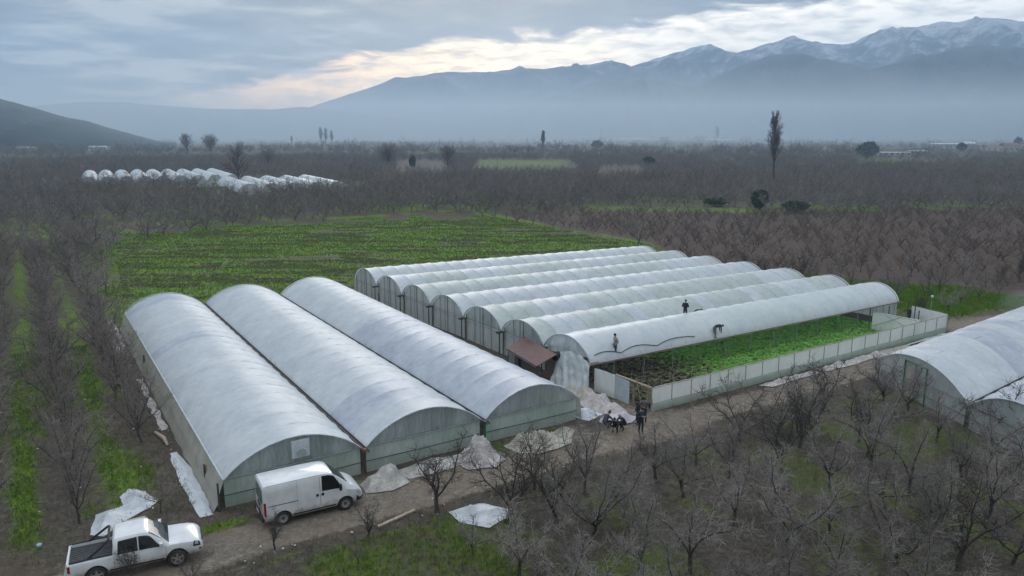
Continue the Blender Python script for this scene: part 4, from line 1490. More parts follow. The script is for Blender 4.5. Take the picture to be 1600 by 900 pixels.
# --- the pickup truck
pf, pr_ = UV(*G(280, 884).xy), UV(*G(156, 912).xy)
pd = math.atan2(pf[1] - pr_[1], pf[0] - pr_[0])
pm = (pf[0] - math.cos(pd) * 1.58 - math.sin(pd) * .92, pf[1] - math.sin(pd) * 1.58 + math.cos(pd) * .92)
pick = empty('pickup_truck', S(*pm), TH + pd, 'white double cab pickup truck with a dark open bed on the dirt road', 'pickup truck')


def pst(x, zt, w=.955, zb=.42, crown=.02, edge=.06):
    return (x, [(0, zb), (w * .9, zb), (w - .02, zb + .12), (w + .012, zb + .3 if zt > .9 else zb + .16), (w, zb + (zt - zb) * .62), (w - .012, zt - edge), (w - .035, zt - .02), (w - .09, zt), (w * .6, zt + crown * .6), (w * .3, zt + crown), (0, zt + crown)])


PK = Loft([pst(-2.6, 1.06, .90, .50), pst(-2.54, 1.10, .945), pst(-1.6, 1.12), pst(-.85, 1.12), pst(-.2, 1.10), pst(.95, 1.08), pst(1.25, 1.10, crown=.05), pst(1.7, 1.08, crown=.06), pst(2.1, 1.04, .945, crown=.07), pst(2.35, .99, .90, .40, .06), pst(2.52, .90, .82, .42, .05), pst(2.62, .74, .72, .44, .04)])
WP = 1.55
body = PK.body([-2.6, -2.54, -2.2, -1.6, -.85, -.2, .4, .95, 1.25, 1.5, 1.7, 1.9, 2.1, 2.25, 2.35, 2.45, 2.52, 2.58, 2.62], 'body', M['white_paint'], pick)
finish_body(body, [cutter_cyl(sx * WP, sy * .88, .40, .46, .52) for sx in (-1, 1) for sy in (-1, 1)] + [cutter_box((-1.72, 0, 1.1), (1.62, 1.56, .5))])


def cst(x, zr, wr, zb=1.06, w=.94):
    zz = lambda f: zb + (zr - zb) * f
    return (x, [(0, zb), (w * .5, zb), (w, zb), (w * .75 + wr * .25, zz(.3)), (w * .35 + wr * .65, zz(.72)), (wr, zz(.88)), (wr - .05, zz(.96)), (wr * .8, zz(.99)), (wr * .4, zz(1.0) + .005), (0, zz(1.0) + .012)])


CB = Loft([cst(-.86, 1.70, .70), cst(-.78, 1.77, .73), cst(-.4, 1.81, .745), cst(.2, 1.82, .745), cst(.42, 1.79, .74), cst(.6, 1.70, .74), cst(.95, 1.42, .79), cst(1.28, 1.13, .86), cst(1.36, 1.075, .88)])
o = CB.body([-.86, -.78, -.6, -.4, -.1, .2, .32, .42, .5, .6, .78, .95, 1.1, 1.28, 1.36], 'cab', M['white_paint'], pick)
finish_body(o, [])
CB.patch('windscreen', [(.52, 8.95), (1.27, 8.95), (1.27, 5.6), (.52, 5.9)], M['glass'], pick, cross=True)
q = MB()
q.grid([[(-.872 + .02 * (z > 1.3), y, z) for y in (-.62, 0, .62)] for z in (1.2, 1.62)])
q.build('rear_window', M['glass'], pick)
for sd in (-1, 1):
    CB.patch('side_window', [(-.72, 2.35), (.06, 2.3), (.06, 4.7), (-.66, 4.6)], M['glass'], pick, sd)
    CB.patch('side_window', [(.11, 2.3), (1.05, 2.3), (.52, 4.65), (.11, 4.7)], M['glass'], pick, sd)
    for nm, qd, mt in (('door_joint', [(.08, 2.2), (.09, 2.2), (.09, 5.2), (.08, 5.2)], 'dark_steel'), ('door_joint', [(-.86, 2.2), (-.85, 2.2), (-.85, 5.8), (-.86, 5.8)], 'dark_steel'),
                       ('door_joint', [(1.13, 2.2), (1.14, 2.2), (1.14, 5.2), (1.13, 5.2)], 'dark_steel'), ('door_handle', [(-.12, 4.4), (.04, 4.4), (.04, 4.65), (-.12, 4.65)], 'steel'),
                       ('door_handle', [(-.80, 4.4), (-.66, 4.4), (-.66, 4.65), (-.80, 4.65)], 'steel'), ('sill', [(-1.05, 1.3), (1.05, 1.3), (1.05, 2.05), (-1.05, 2.05)], 'trim'),
                       ('headlight', [(2.20, 3.9), (2.50, 4.0), (2.48, 6.2), (2.26, 6.4)], 'trim'), ('tail_lamp', [(-2.585, 3.2), (-2.48, 3.2), (-2.48, 5.2), (-2.585, 5.2)], 'red_lamp'),
                       ('fog_lamp', [(2.44, 2.2), (2.57, 2.2), (2.57, 3.1), (2.44, 3.1)], 'black')):
        PK.patch(nm, qd, M[mt], pick, sd, .007 if nm != 'door_handle' else .025, 6)
    PK.patch('headlight_lens', [(2.27, 4.5), (2.42, 4.5), (2.41, 5.6), (2.30, 5.8)], M['lamp'], pick, sd, .012)
    q = MB()
    q.tube([(.98, sd * .93, 1.17), (.97, sd * 1.06, 1.2)], .035, 6)
    q.box((.96, sd * 1.09, 1.24), (.12, .2, .2))
    q.build('wing_mirror', M['white_paint'], pick)
    q = MB()
    q.tube([(-2.5, sd * .84, 1.13), (-1.6, sd * .84, 1.17), (-.9, sd * .84, 1.17)], .04, 6)
    q.build('bed_rail', M['trim'], pick)
    q = MB()
    q.tube([(-1.85, sd * .82, 1.15), (-1.45, sd * .78, 1.42), (-1.05, sd * .70, 1.72), (-1.0, sd * .6, 1.76)], .05, 6)
    q.build('roll_bar', M['black'], pick)
q = MB()
q.tube([(-1.0, -.6, 1.76), (-1.0, .6, 1.76)], .05, 6)
q.build('roll_bar', M['black'], pick)
q = MB()
q.box((-1.72, 0, 1.0), (1.56, 1.5, .04))
for i in range(9): q.box((-1.72, -.64 + .16 * i, 1.03), (1.5, .05, .02))
q.build('bed_floor', M['bed_liner'], pick)
q = MB()
q.box((-2.58, 0, 1.085), (.05, 1.62, .05))
q.build('tailgate_edge', M['white_paint'], pick)
q = MB()
q.box((2.615, 0, .66), (.05, 1.0, .16))
q.box((2.60, 0, .84), (.04, 1.06, .06))
q.build('grille', M['black'], pick)
q = MB()
q.box((-.0, 0, .5), (4.2, 1.2, .3))
q.build('underbody', M['black'], pick)
q = MB()
q.box((-2.66, 0, .56), (.14, 1.7, .2))
q.build('rear_bumper', M['steel'], pick)
for sx in (-1, 1):
    for sy in (-1, 1):
        wheel(pick, sx * WP, sy * .84, .385, .25, 5, .68)


# ------------------------------------------------------------------ people
def person(loc, rz, pose, label, cloth, group=None, sc=1.0):
    """one skinned body; pose gives joints in metres, facing +y"""
    root = empty('person', loc, rz, label, 'person', group)
    J = dict(pelvis=(0, 0, .93), spine=(0, .01, 1.12), chest=(0, 0, 1.34), neck=(0, .0, 1.49), head=(0, .02, 1.56),
             shL=(-.18, 0, 1.42), elL=(-.25, -.02, 1.13), wrL=(-.25, .1, .90), shR=(.18, 0, 1.42), elR=(.25, -.02, 1.13), wrR=(.25, .1, .90),
             hipL=(-.09, 0, .90), knL=(-.11, .02, .49), anL=(-.12, -.03, .09), toL=(-.13, .14, .04), hipR=(.09, 0, .90), knR=(.11, .02, .49), anR=(.12, -.03, .09), toR=(.13, .14, .04))
    J.update({k: v for k, v in pose.items() if k != 'face'})
    R = dict(pelvis=.15, spine=.145, chest=.16, neck=.062, head=.065, shL=.082, elL=.056, wrL=.042, shR=.082, elR=.056, wrR=.042, hipL=.105, knL=.072, anL=.052, toL=.045, hipR=.105, knR=.072, anR=.052, toR=.045)
    E = [('pelvis', 'spine'), ('spine', 'chest'), ('chest', 'neck'), ('neck', 'head'), ('chest', 'shL'), ('shL', 'elL'), ('elL', 'wrL'), ('chest', 'shR'), ('shR', 'elR'), ('elR', 'wrR'),
         ('pelvis', 'hipL'), ('hipL', 'knL'), ('knL', 'anL'), ('anL', 'toL'), ('pelvis', 'hipR'), ('hipR', 'knR'), ('knR', 'anR'), ('anR', 'toR')]
    names = list(J)

    def skin(verts, edges, radii, rootv=0, lv=1):
        me = bpy.data.meshes.new('b')
        me.from_pydata(verts, edges, [])
        o = bpy.data.objects.new('b', me)
        COL.objects.link(o)
        o.modifiers.new('s', 'SKIN')
        for i, v in enumerate(me.skin_vertices[0].data):
            v.radius = (radii[i], radii[i])
            v.use_root = i == rootv
        md = o.modifiers.new('u', 'SUBSURF')
        md.levels = lv
        md.render_levels = lv
        bake(o)
        r = [tuple(v.co) for v in o.data.vertices], [tuple(p.vertices) for p in o.data.polygons]
        me2 = o.data
        bpy.data.objects.remove(o)
        bpy.data.meshes.remove(me2)
        return r
    vs, fs = skin([J[n] for n in names], [(names.index(a), names.index(b)) for a, b in E], [R[n] for n in names], names.index('pelvis'), 2)
    q = MB()
    q.add(vs, fs)
    top = {'pelvis': 1, 'spine': 1, 'chest': 1, 'shL': 1, 'shR': 1, 'elL': 1, 'elR': 1, 'neck': 0, 'head': 0, 'wrL': 1, 'wrR': 1, 'hipL': 2, 'hipR': 2, 'knL': 2, 'knR': 2, 'anL': 2, 'anR': 2, 'toL': 3, 'toR': 3}
    for i, f in enumerate(q.f):
        c = sum((Vector(q.v[k]) for k in f), Vector()) / len(f)
        best = min(E, key=lambda e: seg_d(c, Vector(J[e[0]]), Vector(J[e[1]])))
        a, b = (top[best[0]], top[best[1]])
        if best[1] == 'neck': a = b = 1
        if best[1].startswith('hip'): a = b = 2
        t = seg_t(c, Vector(J[best[0]]), Vector(J[best[1]]))
        q.m[i] = a if t < .6 else b
        if best[0].startswith('an'): q.m[i] = 3
    # head with nose, ears and eyes
    hv = (Vector(J['head']) - Vector(J['neck'])).normalized()
    hc = Vector(J['head']) + hv * .10
    fw = Vector(pose.get('face', (0, 1, 0)))
    fw = (fw - hv * fw.dot(hv)).normalized()
    rt_ = fw.cross(hv)
    n = 12

    def hp(a, b, k=1.0, rr=(.075, .098, .122)):
        d = rt_ * (math.cos(a) * math.cos(b) * rr[0]) + fw * (math.sin(a) * math.cos(b) * rr[1]) + hv * (math.sin(b) * rr[2] * (1.0 if b > 0 else 1.05))
        return hc + d * k
    q.grid([[hp(2 * PI * i / n, -PI / 2 + PI * j / 8) for i in range(n + 1)] for j in range(9)], m=0)
    q.add([hc + fw * .09 + hv * .02, hc + fw * .125 - hv * .02, hc + fw * .09 - hv * .03 + rt_ * .02, hc + fw * .09 - hv * .03 - rt_ * .02], [(0, 1, 2), (0, 3, 1), (1, 3, 2)], 0)
    q.add([hc + fw * .094 - hv * .055 + rt_ * a for a in (-.025, .025)] + [hc + fw * .094 - hv * .063 + rt_ * a for a in (.025, -.025)], [(0, 1, 2, 3)], 4)
    for s in (-1, 1):
        q.tube([hc + rt_ * s * .07 + hv * .025, hc + rt_ * s * .085, hc + rt_ * s * .07 - hv * .03], [.012, .018, .01], 5, 0)
        q.tube([hc + fw * .082 + rt_ * s * .03 + hv * .018, hc + fw * .094 + rt_ * s * .03 + hv * .018], [.011, .006], 6, 4)
    # hands: a palm with five fingers
    for s, w, e in ((-1, 'wrL', 'elL'), (1, 'wrR', 'elR')):
        wv = Vector(J[w])
        d = (wv - Vector(J[e])).normalized()
        x = d.cross(Vector((0, 0, 1)))
        x = x.normalized() if x.length > .1 else Vector((0, 1, 0))
        y = d.cross(x).normalized()
        pc = wv + d * .06
        q.tube([wv, wv + d * .04, wv + d * .09], [.034, .042, .036], 7, 0)
        for i, ln in enumerate((.062, .075, .08, .07)):
            b = wv + d * .085 + x * (.03 - .02 * i)
            q.tube([b - d * .02, b + d * ln * .45 + y * .01, b + d * ln * .8 + y * .03], [.011, .010, .008], 5, 0)
        b = wv + d * .03 + x * .034
        q.tube([b, b + x * .03 + d * .025, b + x * .035 + d * .055 + y * .01], [.013, .012, .009], 5, 0)
    mats = [M['skin'], M[cloth[0]], M[cloth[1]], M[cloth[2]], M['hair']]
    q.v = [tuple(Vector(v) * sc) for v in q.v]
    q.build('body', mats, root, True)
    h = MB()
    rows = []
    for j in range(6):
        b = 0.12 + (PI / 2 - .12) * j / 5
        rows.append([hp(2 * PI * i / n, b - (.55 if math.sin(2 * PI * i / n) < .35 else 0) * (1 - j / 5), 1.07) for i in range(n + 1)])
    h.grid(rows)
    h.v = [tuple(Vector(v) * sc) for v in h.v]
    h.build(cloth[3] if len(cloth) > 3 else 'hair', M[cloth[4] if len(cloth) > 4 else 'hair'], root, True)
    return root


def seg_t(c, a, b):
    d = b - a
    return min(1, max(0, (c - a).dot(d) / max(d.dot(d), 1e-9)))


def seg_d(c, a, b):
    return (c - a - (b - a) * seg_t(c, a, b)).length


HIPS = dict(elL=(-.30, -.10, 1.16), wrL=(-.19, .06, .98), elR=(.30, -.10, 1.16), wrR=(.19, .06, .98))
BEND = dict(pelvis=(0, -.10, .86), spine=(0, .08, 1.0), chest=(0, .30, 1.08), neck=(0, .45, 1.08), head=(0, .51, 1.06), shL=(-.17, .38, 1.06), shR=(.17, .38, 1.06), elL=(-.2, .42, .78), wrL=(-.14, .46, .55),
            elR=(.2, .42, .78), wrR=(.14, .46, .55), hipL=(-.09, -.1, .84), hipR=(.09, -.1, .84), knL=(-.14, .0, .46), knR=(.14, -.02, .46), anL=(-.15, -.04, .09), anR=(.15, -.06, .09), toL=(-.16, .13, .04), toR=(.16, .11, .04), face=(0, .4, -1))
CROUCH = dict(pelvis=(0, -.16, .36), spine=(0, -.06, .54), chest=(0, .08, .73), neck=(0, .16, .86), head=(0, .20, .92), shL=(-.18, .1, .80), shR=(.18, .1, .80), elL=(-.24, .30, .60), wrL=(-.12, .46, .50), elR=(.24, .30, .60), wrR=(.12, .46, .50),
              hipL=(-.1, -.14, .36), hipR=(.1, -.14, .36), knL=(-.17, .24, .50), knR=(.17, .24, .50), anL=(-.14, .0, .09), anR=(.14, .0, .09), toL=(-.16, .16, .04), toR=(.16, .16, .04), face=(0, 1, -.3))
KNEEL = dict(pelvis=(0, -.25, .42), spine=(0, -.02, .52), chest=(0, .2, .58), neck=(0, .34, .58), head=(0, .40, .58), shL=(-.17, .26, .56), shR=(.17, .26, .56), elL=(-.2, .38, .32), wrL=(-.16, .5, .1), elR=(.2, .38, .32), wrR=(.16, .5, .1),
             hipL=(-.1, -.25, .40), hipR=(.1, -.25, .40), knL=(-.14, .02, .08), knR=(.14, .02, .08), anL=(-.12, -.38, .08), anR=(.12, -.38, .08), toL=(-.12, -.5, .05), toR=(.12, -.5, .05), face=(0, .5, -1))
FOLD = dict(elL=(-.27, -.03, 1.16), wrL=(-.08, .2, 1.12), elR=(.27, -.03, 1.16), wrR=(.08, .2, 1.14))
PHONE = dict(elL=(-.26, .0, 1.14), wrL=(-.12, .26, 1.2), elR=(.26, .0, 1.14), wrR=(.10, .26, 1.22))

w = G(961, 557, 2.0)
person(w, TH + rad(75), HIPS, 'worker in a beige jacket and jeans standing at the new film edge', ('beige_cloth', 'jeans', 'black'), 'workers on the greenhouse roofs', 1.02)
w = G(1117, 528, 2.0)
person(w, rad(-82), BEND, 'worker in a dark jacket and khaki trousers bending over the film edge', ('navy', 'khaki', 'black'), 'workers on the greenhouse roofs', 1.0)
w = G(1070, 500, 2.75)
person(w, TH + rad(-60), dict(FOLD), 'worker in dark clothes standing upright in the gutter behind the new film', ('blackcloth', 'navy', 'black'), 'workers on the greenhouse roofs', 1.02)
w = G(1088, 495, 2.85)
person(w, TH + rad(-95), KNEEL, 'dark clothed worker on hands and knees, only the back showing above the film', ('blackcloth', 'blackcloth', 'black'), 'workers on the greenhouse roofs')
gp = 'people gathered at the doorway on the dirt road'
person(G(1001, 677), rad(200), PHONE, 'person in a navy jacket standing closest to the bare trees, hands raised in front', ('navy', 'blackcloth', 'black'), gp, 1.0)
person(G(996, 664), rad(100), dict(elL=(-.27, 0, 1.14), wrL=(-.22, .16, .95)), 'person in black standing right at the pale blue door', ('blackcloth', 'blackcloth', 'black'), gp, 1.0)
person(G(1006, 660), rad(150), FOLD, 'person in grey standing behind the two in dark jackets at the doorway', ('greycloth', 'blackcloth', 'black'), gp, .98)
g2 = 'people by the heap of film'
person(G(947, 668), rad(-60), CROUCH, 'person in dark clothes crouching at the edge of the pale film heap', ('navy', 'blackcloth', 'black'), g2)
person(G(961, 676), rad(160), CROUCH, 'person in black with a white collar squatting in front of the pale heap', ('blackcloth', 'blackcloth', 'black'), g2)
person(G(973, 671), rad(110), CROUCH, 'person in a pale hood squatting beside the pale heap', ('navy', 'blackcloth', 'black', 'hood', 'palecloth'), g2)


# ------------------------------------------------------------------ heaps and sheets of film
def heap(name, poly, h, mat, label, cat='plastic sheet', seed=1, step=0.075, ridge=1.0, flat=0.3, group=None, z0=0.0):
    """crumpled sheet over a site polygon (u, v)"""
    pu = [p[0] for p in poly]
    pv = [p[1] for p in poly]
    us = np.arange(min(pu) - .2, max(pu) + .2, step)
    vs = np.arange(min(pv) - .2, max(pv) + .2, step)
    U, V = np.meshgrid(us, vs)
    sd = poly_sd(U, V, poly) + (fbm(U * .9, V * .9, seed, 2) - .5) * .3
    gyv, gxv = np.gradient(sd, step)
    o0 = S((min(pu) + max(pu)) / 2, (min(pv) + max(pv)) / 2)
    q = MB()
    ok = {}
    for j in range(len(vs)):
        for i in range(len(us)):
            s = sd[j, i]
            if s < -step * 1.05: continue
            if s < 0:                      # pull the outermost row onto the outline
                gl = max(math.hypot(gxv[j, i], gyv[j, i]), .3)
                U[j, i] -= s * gxv[j, i] / gl
                V[j, i] -= s * gyv[j, i] / gl
            fa = seed * 1.9                 # the folds of a sheet run mostly one way
            al, ac = U[j, i] * math.cos(fa) + V[j, i] * math.sin(fa), -U[j, i] * math.sin(fa) + V[j, i] * math.cos(fa)
            w1 = mnoise.noise_vector(Vector((U[j, i] * .8, V[j, i] * .8, seed * 7.7)))
            p = Vector((al * .55, ac * 1.5, seed * 7.7)) + w1 * .55
            a = 1 - abs(mnoise.noise(p)) * 2
            b = 1 - abs(mnoise.noise(p * 2.3 + Vector((3, 1, 0)))) * 2
            c = 1 - abs(mnoise.noise(p * 5.2)) * 2
            e = min(1, max(s, 0) / (flat + .35))
            e = e ** 1.25
            lump = .5 + .7 * mnoise.noise(Vector((U[j, i] * .9, V[j, i] * .9, seed)))
            z = z0 + .02 + h * e * max(.12, lump + ridge * (.30 * a * abs(a) + .16 * b * abs(b) + .07 * c - .10))
            x = S(U[j, i] + w1.x * .08, V[j, i] + w1.y * .08, max(z, .015 + z0)) - o0
            ok[(i, j)] = len(q.v)
            q.v.append(tuple(x))
    for (i, j), a in ok.items():
        try:
            q.f.append((a, ok[(i + 1, j)], ok[(i + 1, j + 1)], ok[(i, j + 1)]))
        except KeyError:
            continue
    q.m = [0] * len(q.f)
    # the rim of the sheet touches the ground
    o = q.build(name, mat, None, True, loc=o0)
    return tag(o, label, cat, group)


gh = 'heaps of discarded film along the front wall'


def pxpoly(pts, z=0):
    return [UV(*G(x, y, z).xy) for x, y in pts]


heap('film_heap', [(13.2, 36.2), (13.3, 35.0), (14.5, 34.4), (15.8, 34.9), (15.9, 36.1), (14.6, 36.6)], .85, M['film_dirty'], 'crumpled grey film heap nearest the van\'s front bumper', group=gh, seed=1)
heap('film_heap', [(15.5, 36.5), (15.8, 35.2), (18.2, 35.1), (19.6, 35.4), (19.6, 36.5), (17.8, 36.9)], .7, M['film_dirty'], 'long low heap of grey film at the foot of the green front wall', group=gh, seed=2)
heap('film_heap', [(18.9, 36.6), (19.2, 34.6), (20.6, 34.0), (21.7, 34.6), (21.9, 36.6), (20.6, 36.9)], 1.15, M['film_pink'], 'tall pale heap of film beside the green corner post', group=gh, seed=3)
heap('film_heap', [(22.6, 36.3), (22.7, 34.9), (23.7, 34.1), (25.2, 34.2), (26.4, 34.5), (27.7, 36.0), (27.4, 36.7), (25.8, 36.2), (24.2, 36.6)], .95, M['film_straw'], 'beige film heap with one corner stretched up towards the yard', group=gh, seed=4)
heap('plastic_heap', [(15.9, 30.9), (16.0, 29.6), (16.9, 28.5), (18.1, 28.7), (18.6, 29.5), (17.9, 30.6), (16.9, 31.0)], .75, M['film_white'], 'clean white plastic heap lying among the bare trees below the road', seed=5, ridge=.6, flat=.6)
heap('plastic_sheet', [(0.7, 38.0), (1.3, 37.4), (2.2, 38.5), (3.5, 39.3), (3.9, 39.9), (3.6, 41.4), (2.8, 42.2), (2.3, 41.4), (2.4, 40.4), (1.2, 39.9)], .55, M['film_white'], 'torn bluish white film lying behind the pickup truck', seed=6, ridge=.8)
heap('film_heap', [(1.7, 37.8), (1.9, 36.9), (3.1, 36.8), (3.6, 37.6), (3.2, 38.6), (2.3, 38.6)], .85, M['film_straw'], 'beige film heap close behind the pickup\'s cab', seed=7, flat=.5, ridge=.6)
heap('plastic_strip', [(5.5, 37.0), (6.1, 36.9), (6.1, 43), (5.9, 46), (5.4, 46), (5.3, 41)], .32, M['film_white'], 'white film scraps along the foot of the beige side wall', seed=8, step=.09)
heap('plastic_strip', [(5.55, 50), (5.95, 50), (5.95, 62), (5.5, 62)], .26, M['film_pink'], 'dirty film strip halfway along the beige side wall', seed=18, step=.12)
heap('film_heap', [(4.9, 71), (5.9, 70.5), (6.0, 84), (5.2, 83)], .7, M['film_pink'], 'dirty film heap at the far corner of the beige side wall', seed=9, step=.2)
heap('plastic_sheet', [(29.1, 37.5), (29.4, 36.6), (30.4, 36.9), (31.0, 37.2), (30.2, 38.6), (29.4, 40)], .7, M['film_white'], 'bright white film corner spilling from the long tunnel\'s end', seed=10, ridge=.7)
heap('film_heap', [(30.6, 38.2), (31.2, 36.4), (32.6, 36.6), (32.9, 38.8), (32.2, 39.8), (31, 40)], .8, M['film_pink'], 'pinkish heap of old film before the low front wall', seed=11)
heap('film_heap', [(29.8, 36.3), (30.3, 35.2), (31.6, 34.9), (32.5, 35.6), (32.1, 36.5), (30.9, 36.9)], .8, M['palecloth'], 'pale lilac heap of film with people squatting around it', seed=12, ridge=.5, flat=.5)
heap('film_heap', [(31.2, 39.6), (32.6, 38.9), (33.2, 40.2), (32.8, 42.4), (31.2, 42.6)], .75, M['film_straw'], 'greyish heap of film below the hanging clear sheet', seed=13)
gw = 'strips of old film along the low white wall'
heap('film_heap', [(44.5, 35.5), (45.2, 34.6), (48, 34.9), (51.3, 34.8), (51.2, 35.6)], .6, M['film_pink'], 'pinkish film heap along the wall, on the doorway side', group=gw, seed=14)
heap('film_heap', [(51.6, 35.7), (51.8, 34.9), (55.5, 34.7), (60.4, 34.9), (61, 35.8)], .65, M['film_pink'], 'pinkish film heap along the wall, in front of the door framed tunnel', group=gw, seed=15)
heap('plastic_sheet', [(60.6, 35.9), (60.7, 34.8), (64, 34.6), (64.6, 35.8)], .35, M['film_straw'], 'flat pale sheet folded at the foot of the low white wall', group=gw, seed=16, ridge=.4)
heap('plastic_strip', [(64.6, 35.85), (64.6, 35.55), (71.5, 35.75), (71.5, 36.1)], .25, M['film_white'], 'white hem of film lying loose at the far part of the wall', group=gw, seed=17, step=.15)

# clear film hanging from the last arch
hang = []
n1, n2 = 30, 22
for j in range(n2 + 1):
    f = j / n2
    row = []
    for i in range(n1 + 1):
        t = i / n1
        tu, tv = 32.45 + .5 * t - .1, 44.6 - 3.5 * t
        tz = 1.75 + 0.95 * math.sin(PI * (t * .86 + .04)) ** .6
        bu, bv = 30.9 + 1.5 * t, 43.4 - 2.75 * t
        bz = .06
        u = tu + (bu - tu) * f ** 1.3
        v = tv + (bv - tv) * f ** .7
        z = tz + (bz - tz) * f ** 1.1
        a = math.sin(t * 34 + 2.2 * math.sin(5 * f)) * .07 * (0.3 + f) + mnoise.noise(Vector((t * 7, f * 5, 3))) * .16
        row.append(S(u + a, v + a * .4, max(z + a * .3, .03)))
    hang.append(row)
q = MB()
q.grid(hang)
tag(q.build('loose_film_sheet', M['film_clear'], None, True), 'torn clear film sheet hanging from the arch beside the black fan down to the ground', 'plastic sheet')

# odds and ends on the ground
a, b = G(591, 825), G(648, 799)
q = MB()
d = (b - a)
q.box(((a.x + b.x) / 2, (a.y + b.y) / 2, .07), (d.length, .16, .09), math.atan2(d.y, d.x))
tag(q.build('plank', M['plank'], None), 'long pale timber plank lying on the road\'s lower verge', 'plank')
a, b = G(243, 678), G(262, 697)
q = MB()
q.tube([(a.x, a.y, .1), ((a.x + b.x) / 2 + .15, (a.y + b.y) / 2, .14), (b.x, b.y, .06)], [.1, .13, .08], 7)
tag(q.build('log', M['plank'], None, True), 'short pale log lying on the soil beside the long tunnel', 'log')
a = G(68, 856)
q = MB()
q.tube([a + Vector((-.18, 0, .02)), a + Vector((-.18, 0, .17)), a + Vector((-.18, 0, .20))], [.10, .12, .09], 12)
tag(q.build('plastic_tub', M['blue_item'], None, True), 'small pale blue plastic tub in the grass beyond the pickup', 'tub')
for px, py, s_ in ((940, 772, .12), (1136, 485, .3), (1135, 560, .2)):
    pass
g = random.Random(21)
q = MB()
spots = [(g.uniform(2, 30), 31.6 + g.gauss(0, .5)) for _ in range(26)] + [(g.uniform(28, 60), 32.2 + g.gauss(0, .5)) for _ in range(24)] + [(g.uniform(-6, 5.5), g.uniform(38, 60)) for _ in range(20)] + [(g.uniform(5.2, 6), g.uniform(37, 80)) for _ in range(26)] + [(g.uniform(27, 33.5), g.uniform(33, 40)) for _ in range(14)]
for u, v in spots:
    s_ = g.uniform(.03, .10)
    c = S(u, v, .03)
    t = g.uniform(0, 6)
    q.add([c + Vector((s_ * math.cos(t + a) * g.uniform(.5, 1.2), s_ * math.sin(t + a) * g.uniform(.5, 1.2), g.uniform(0, .07))) for a in (0, 1.5, 3.1, 4.6)], [(0, 1, 2, 3)])
tag(q.build('plastic_scraps', M['film_white']), kind='stuff')
# ------------------------------------------------------------------ trees
class Seg:
    def __init__(self):
        self.a, self.b, self.ra, self.rb = [], [], [], []

    def add(self, p, q, r0, r1):
        self.a.append(p); self.b.append(q); self.ra.append(r0); self.rb.append(r1)

    def mesh(self, name, k=3):
        a, b = np.array(self.a, float), np.array(self.b, float)
        ra, rb = np.array(self.ra)[:, None], np.array(self.rb)[:, None]
        d = b - a
        d /= np.maximum(np.linalg.norm(d, axis=1, keepdims=True), 1e-9)
        ref = np.where(np.abs(d[:, 2:3]) < .9, [[0, 0, 1.0]], [[1.0, 0, 0]])
        x = np.cross(d, ref)
        x /= np.linalg.norm(x, axis=1, keepdims=True)
        y = np.cross(d, x)
        V = []
        for c, r in ((a, ra), (b, rb)):
            for i in range(k):
                t = 2 * PI * i / k
                V.append(c + (x * math.cos(t) + y * math.sin(t)) * r)
        V = np.stack(V, 1)
        n = len(a)
        base = (np.arange(n) * 2 * k)[:, None]
        Fc = np.concatenate([np.stack([base[:, 0] + i, base[:, 0] + (i + 1) % k, base[:, 0] + k + (i + 1) % k, base[:, 0] + k + i], -1) for i in range(k)])
        return np_mesh(name, V.reshape(-1, 3), Fc, True)


def nrm(v):
    return v / max(np.linalg.norm(v), 1e-9)


def limb(seg, g, p, d, length, r0, r1, n, wander, upb):
    pts = [(p, r0)]
    for i in range(n):
        d = nrm(d + g.normal(0, wander, 3) + np.array([0, 0, upb]))
        q = p + d * length / n
        r = r0 + (r1 - r0) * (i + 1) / n
        seg.add(p, q, pts[-1][1], r)
        p = q
        pts.append((p, r))
    return pts, d


def fruit_tree(seed, h=4.4, limbs=5, lat=17, tw=8, spread=38, tr=1.0, upright=0.0, low=False):
    """vase-pruned orchard tree, returns (trunk, crown) segments"""
    g = np.random.default_rng(seed)
    T, C = Seg(), Seg()
    th_ = g.uniform(.5, .9) * h / 4.4
    pts, d = limb(T, g, np.array([0, 0, -.12]), np.array([0, 0, 1.0]), th_ + .12, .10 * tr, .085 * tr, 3, .12, 0.1)
    p0 = pts[-1][0]
    a0 = g.uniform(0, 6.28)
    for i in range(limbs):
        a = a0 + 2 * PI * i / limbs + g.normal(0, .25)
        ti = rad(spread + g.normal(0, 8))
        d = np.array([math.cos(a) * math.sin(ti), math.sin(a) * math.sin(ti), math.cos(ti)])
        L = (h - th_) * g.uniform(.8, 1.05) / max(math.cos(ti) + .12, .6)
        ns = 3 if low else 7
        lp, ld = limb(T, g, p0, d, L, .052 * tr, .012 * tr, ns, .2, .07)
        for j in range(lat):
            f = .16 + .84 * (j + g.random()) / lat
            k = min(int(f * ns), ns - 1)
            ff = f * ns - k
            q = lp[k][0] * (1 - ff) + lp[k + 1][0] * ff
            ax = nrm(lp[k + 1][0] - lp[k][0])
            o = nrm(np.cross(ax, g.normal(0, 1, 3)))
            dd = nrm(o * g.uniform(.7, 1.1) + ax * g.uniform(.1, .7) + np.array([0, 0, .25 + upright]))
            LL = g.uniform(.5, 1.25) * (1.15 - .55 * f) * h / 4.4
            r = .019 * tr * (1.2 - .5 * f)
            sp_, dl = limb(C, g, q, dd, LL, r, r * .4, 1 if low else 3, .2, .05 + upright * .3)
            for m_ in range(tw):
                f2 = .12 + .88 * (m_ + g.random()) / tw
                k2 = min(int(f2 * (len(sp_) - 1)), len(sp_) - 2)
                f3 = f2 * (len(sp_) - 1) - k2
                q2 = sp_[k2][0] * (1 - f3) + sp_[k2 + 1][0] * f3
                d2 = nrm(dd * .5 + g.normal(0, .7, 3) + np.array([0, 0, .12 + upright * .8]))
                limb(C, g, q2, d2, g.uniform(.2, .62) * h / 4.4, max(r * .55, .009), .006, 1 if low else 2, .25, .0)
    return T, C


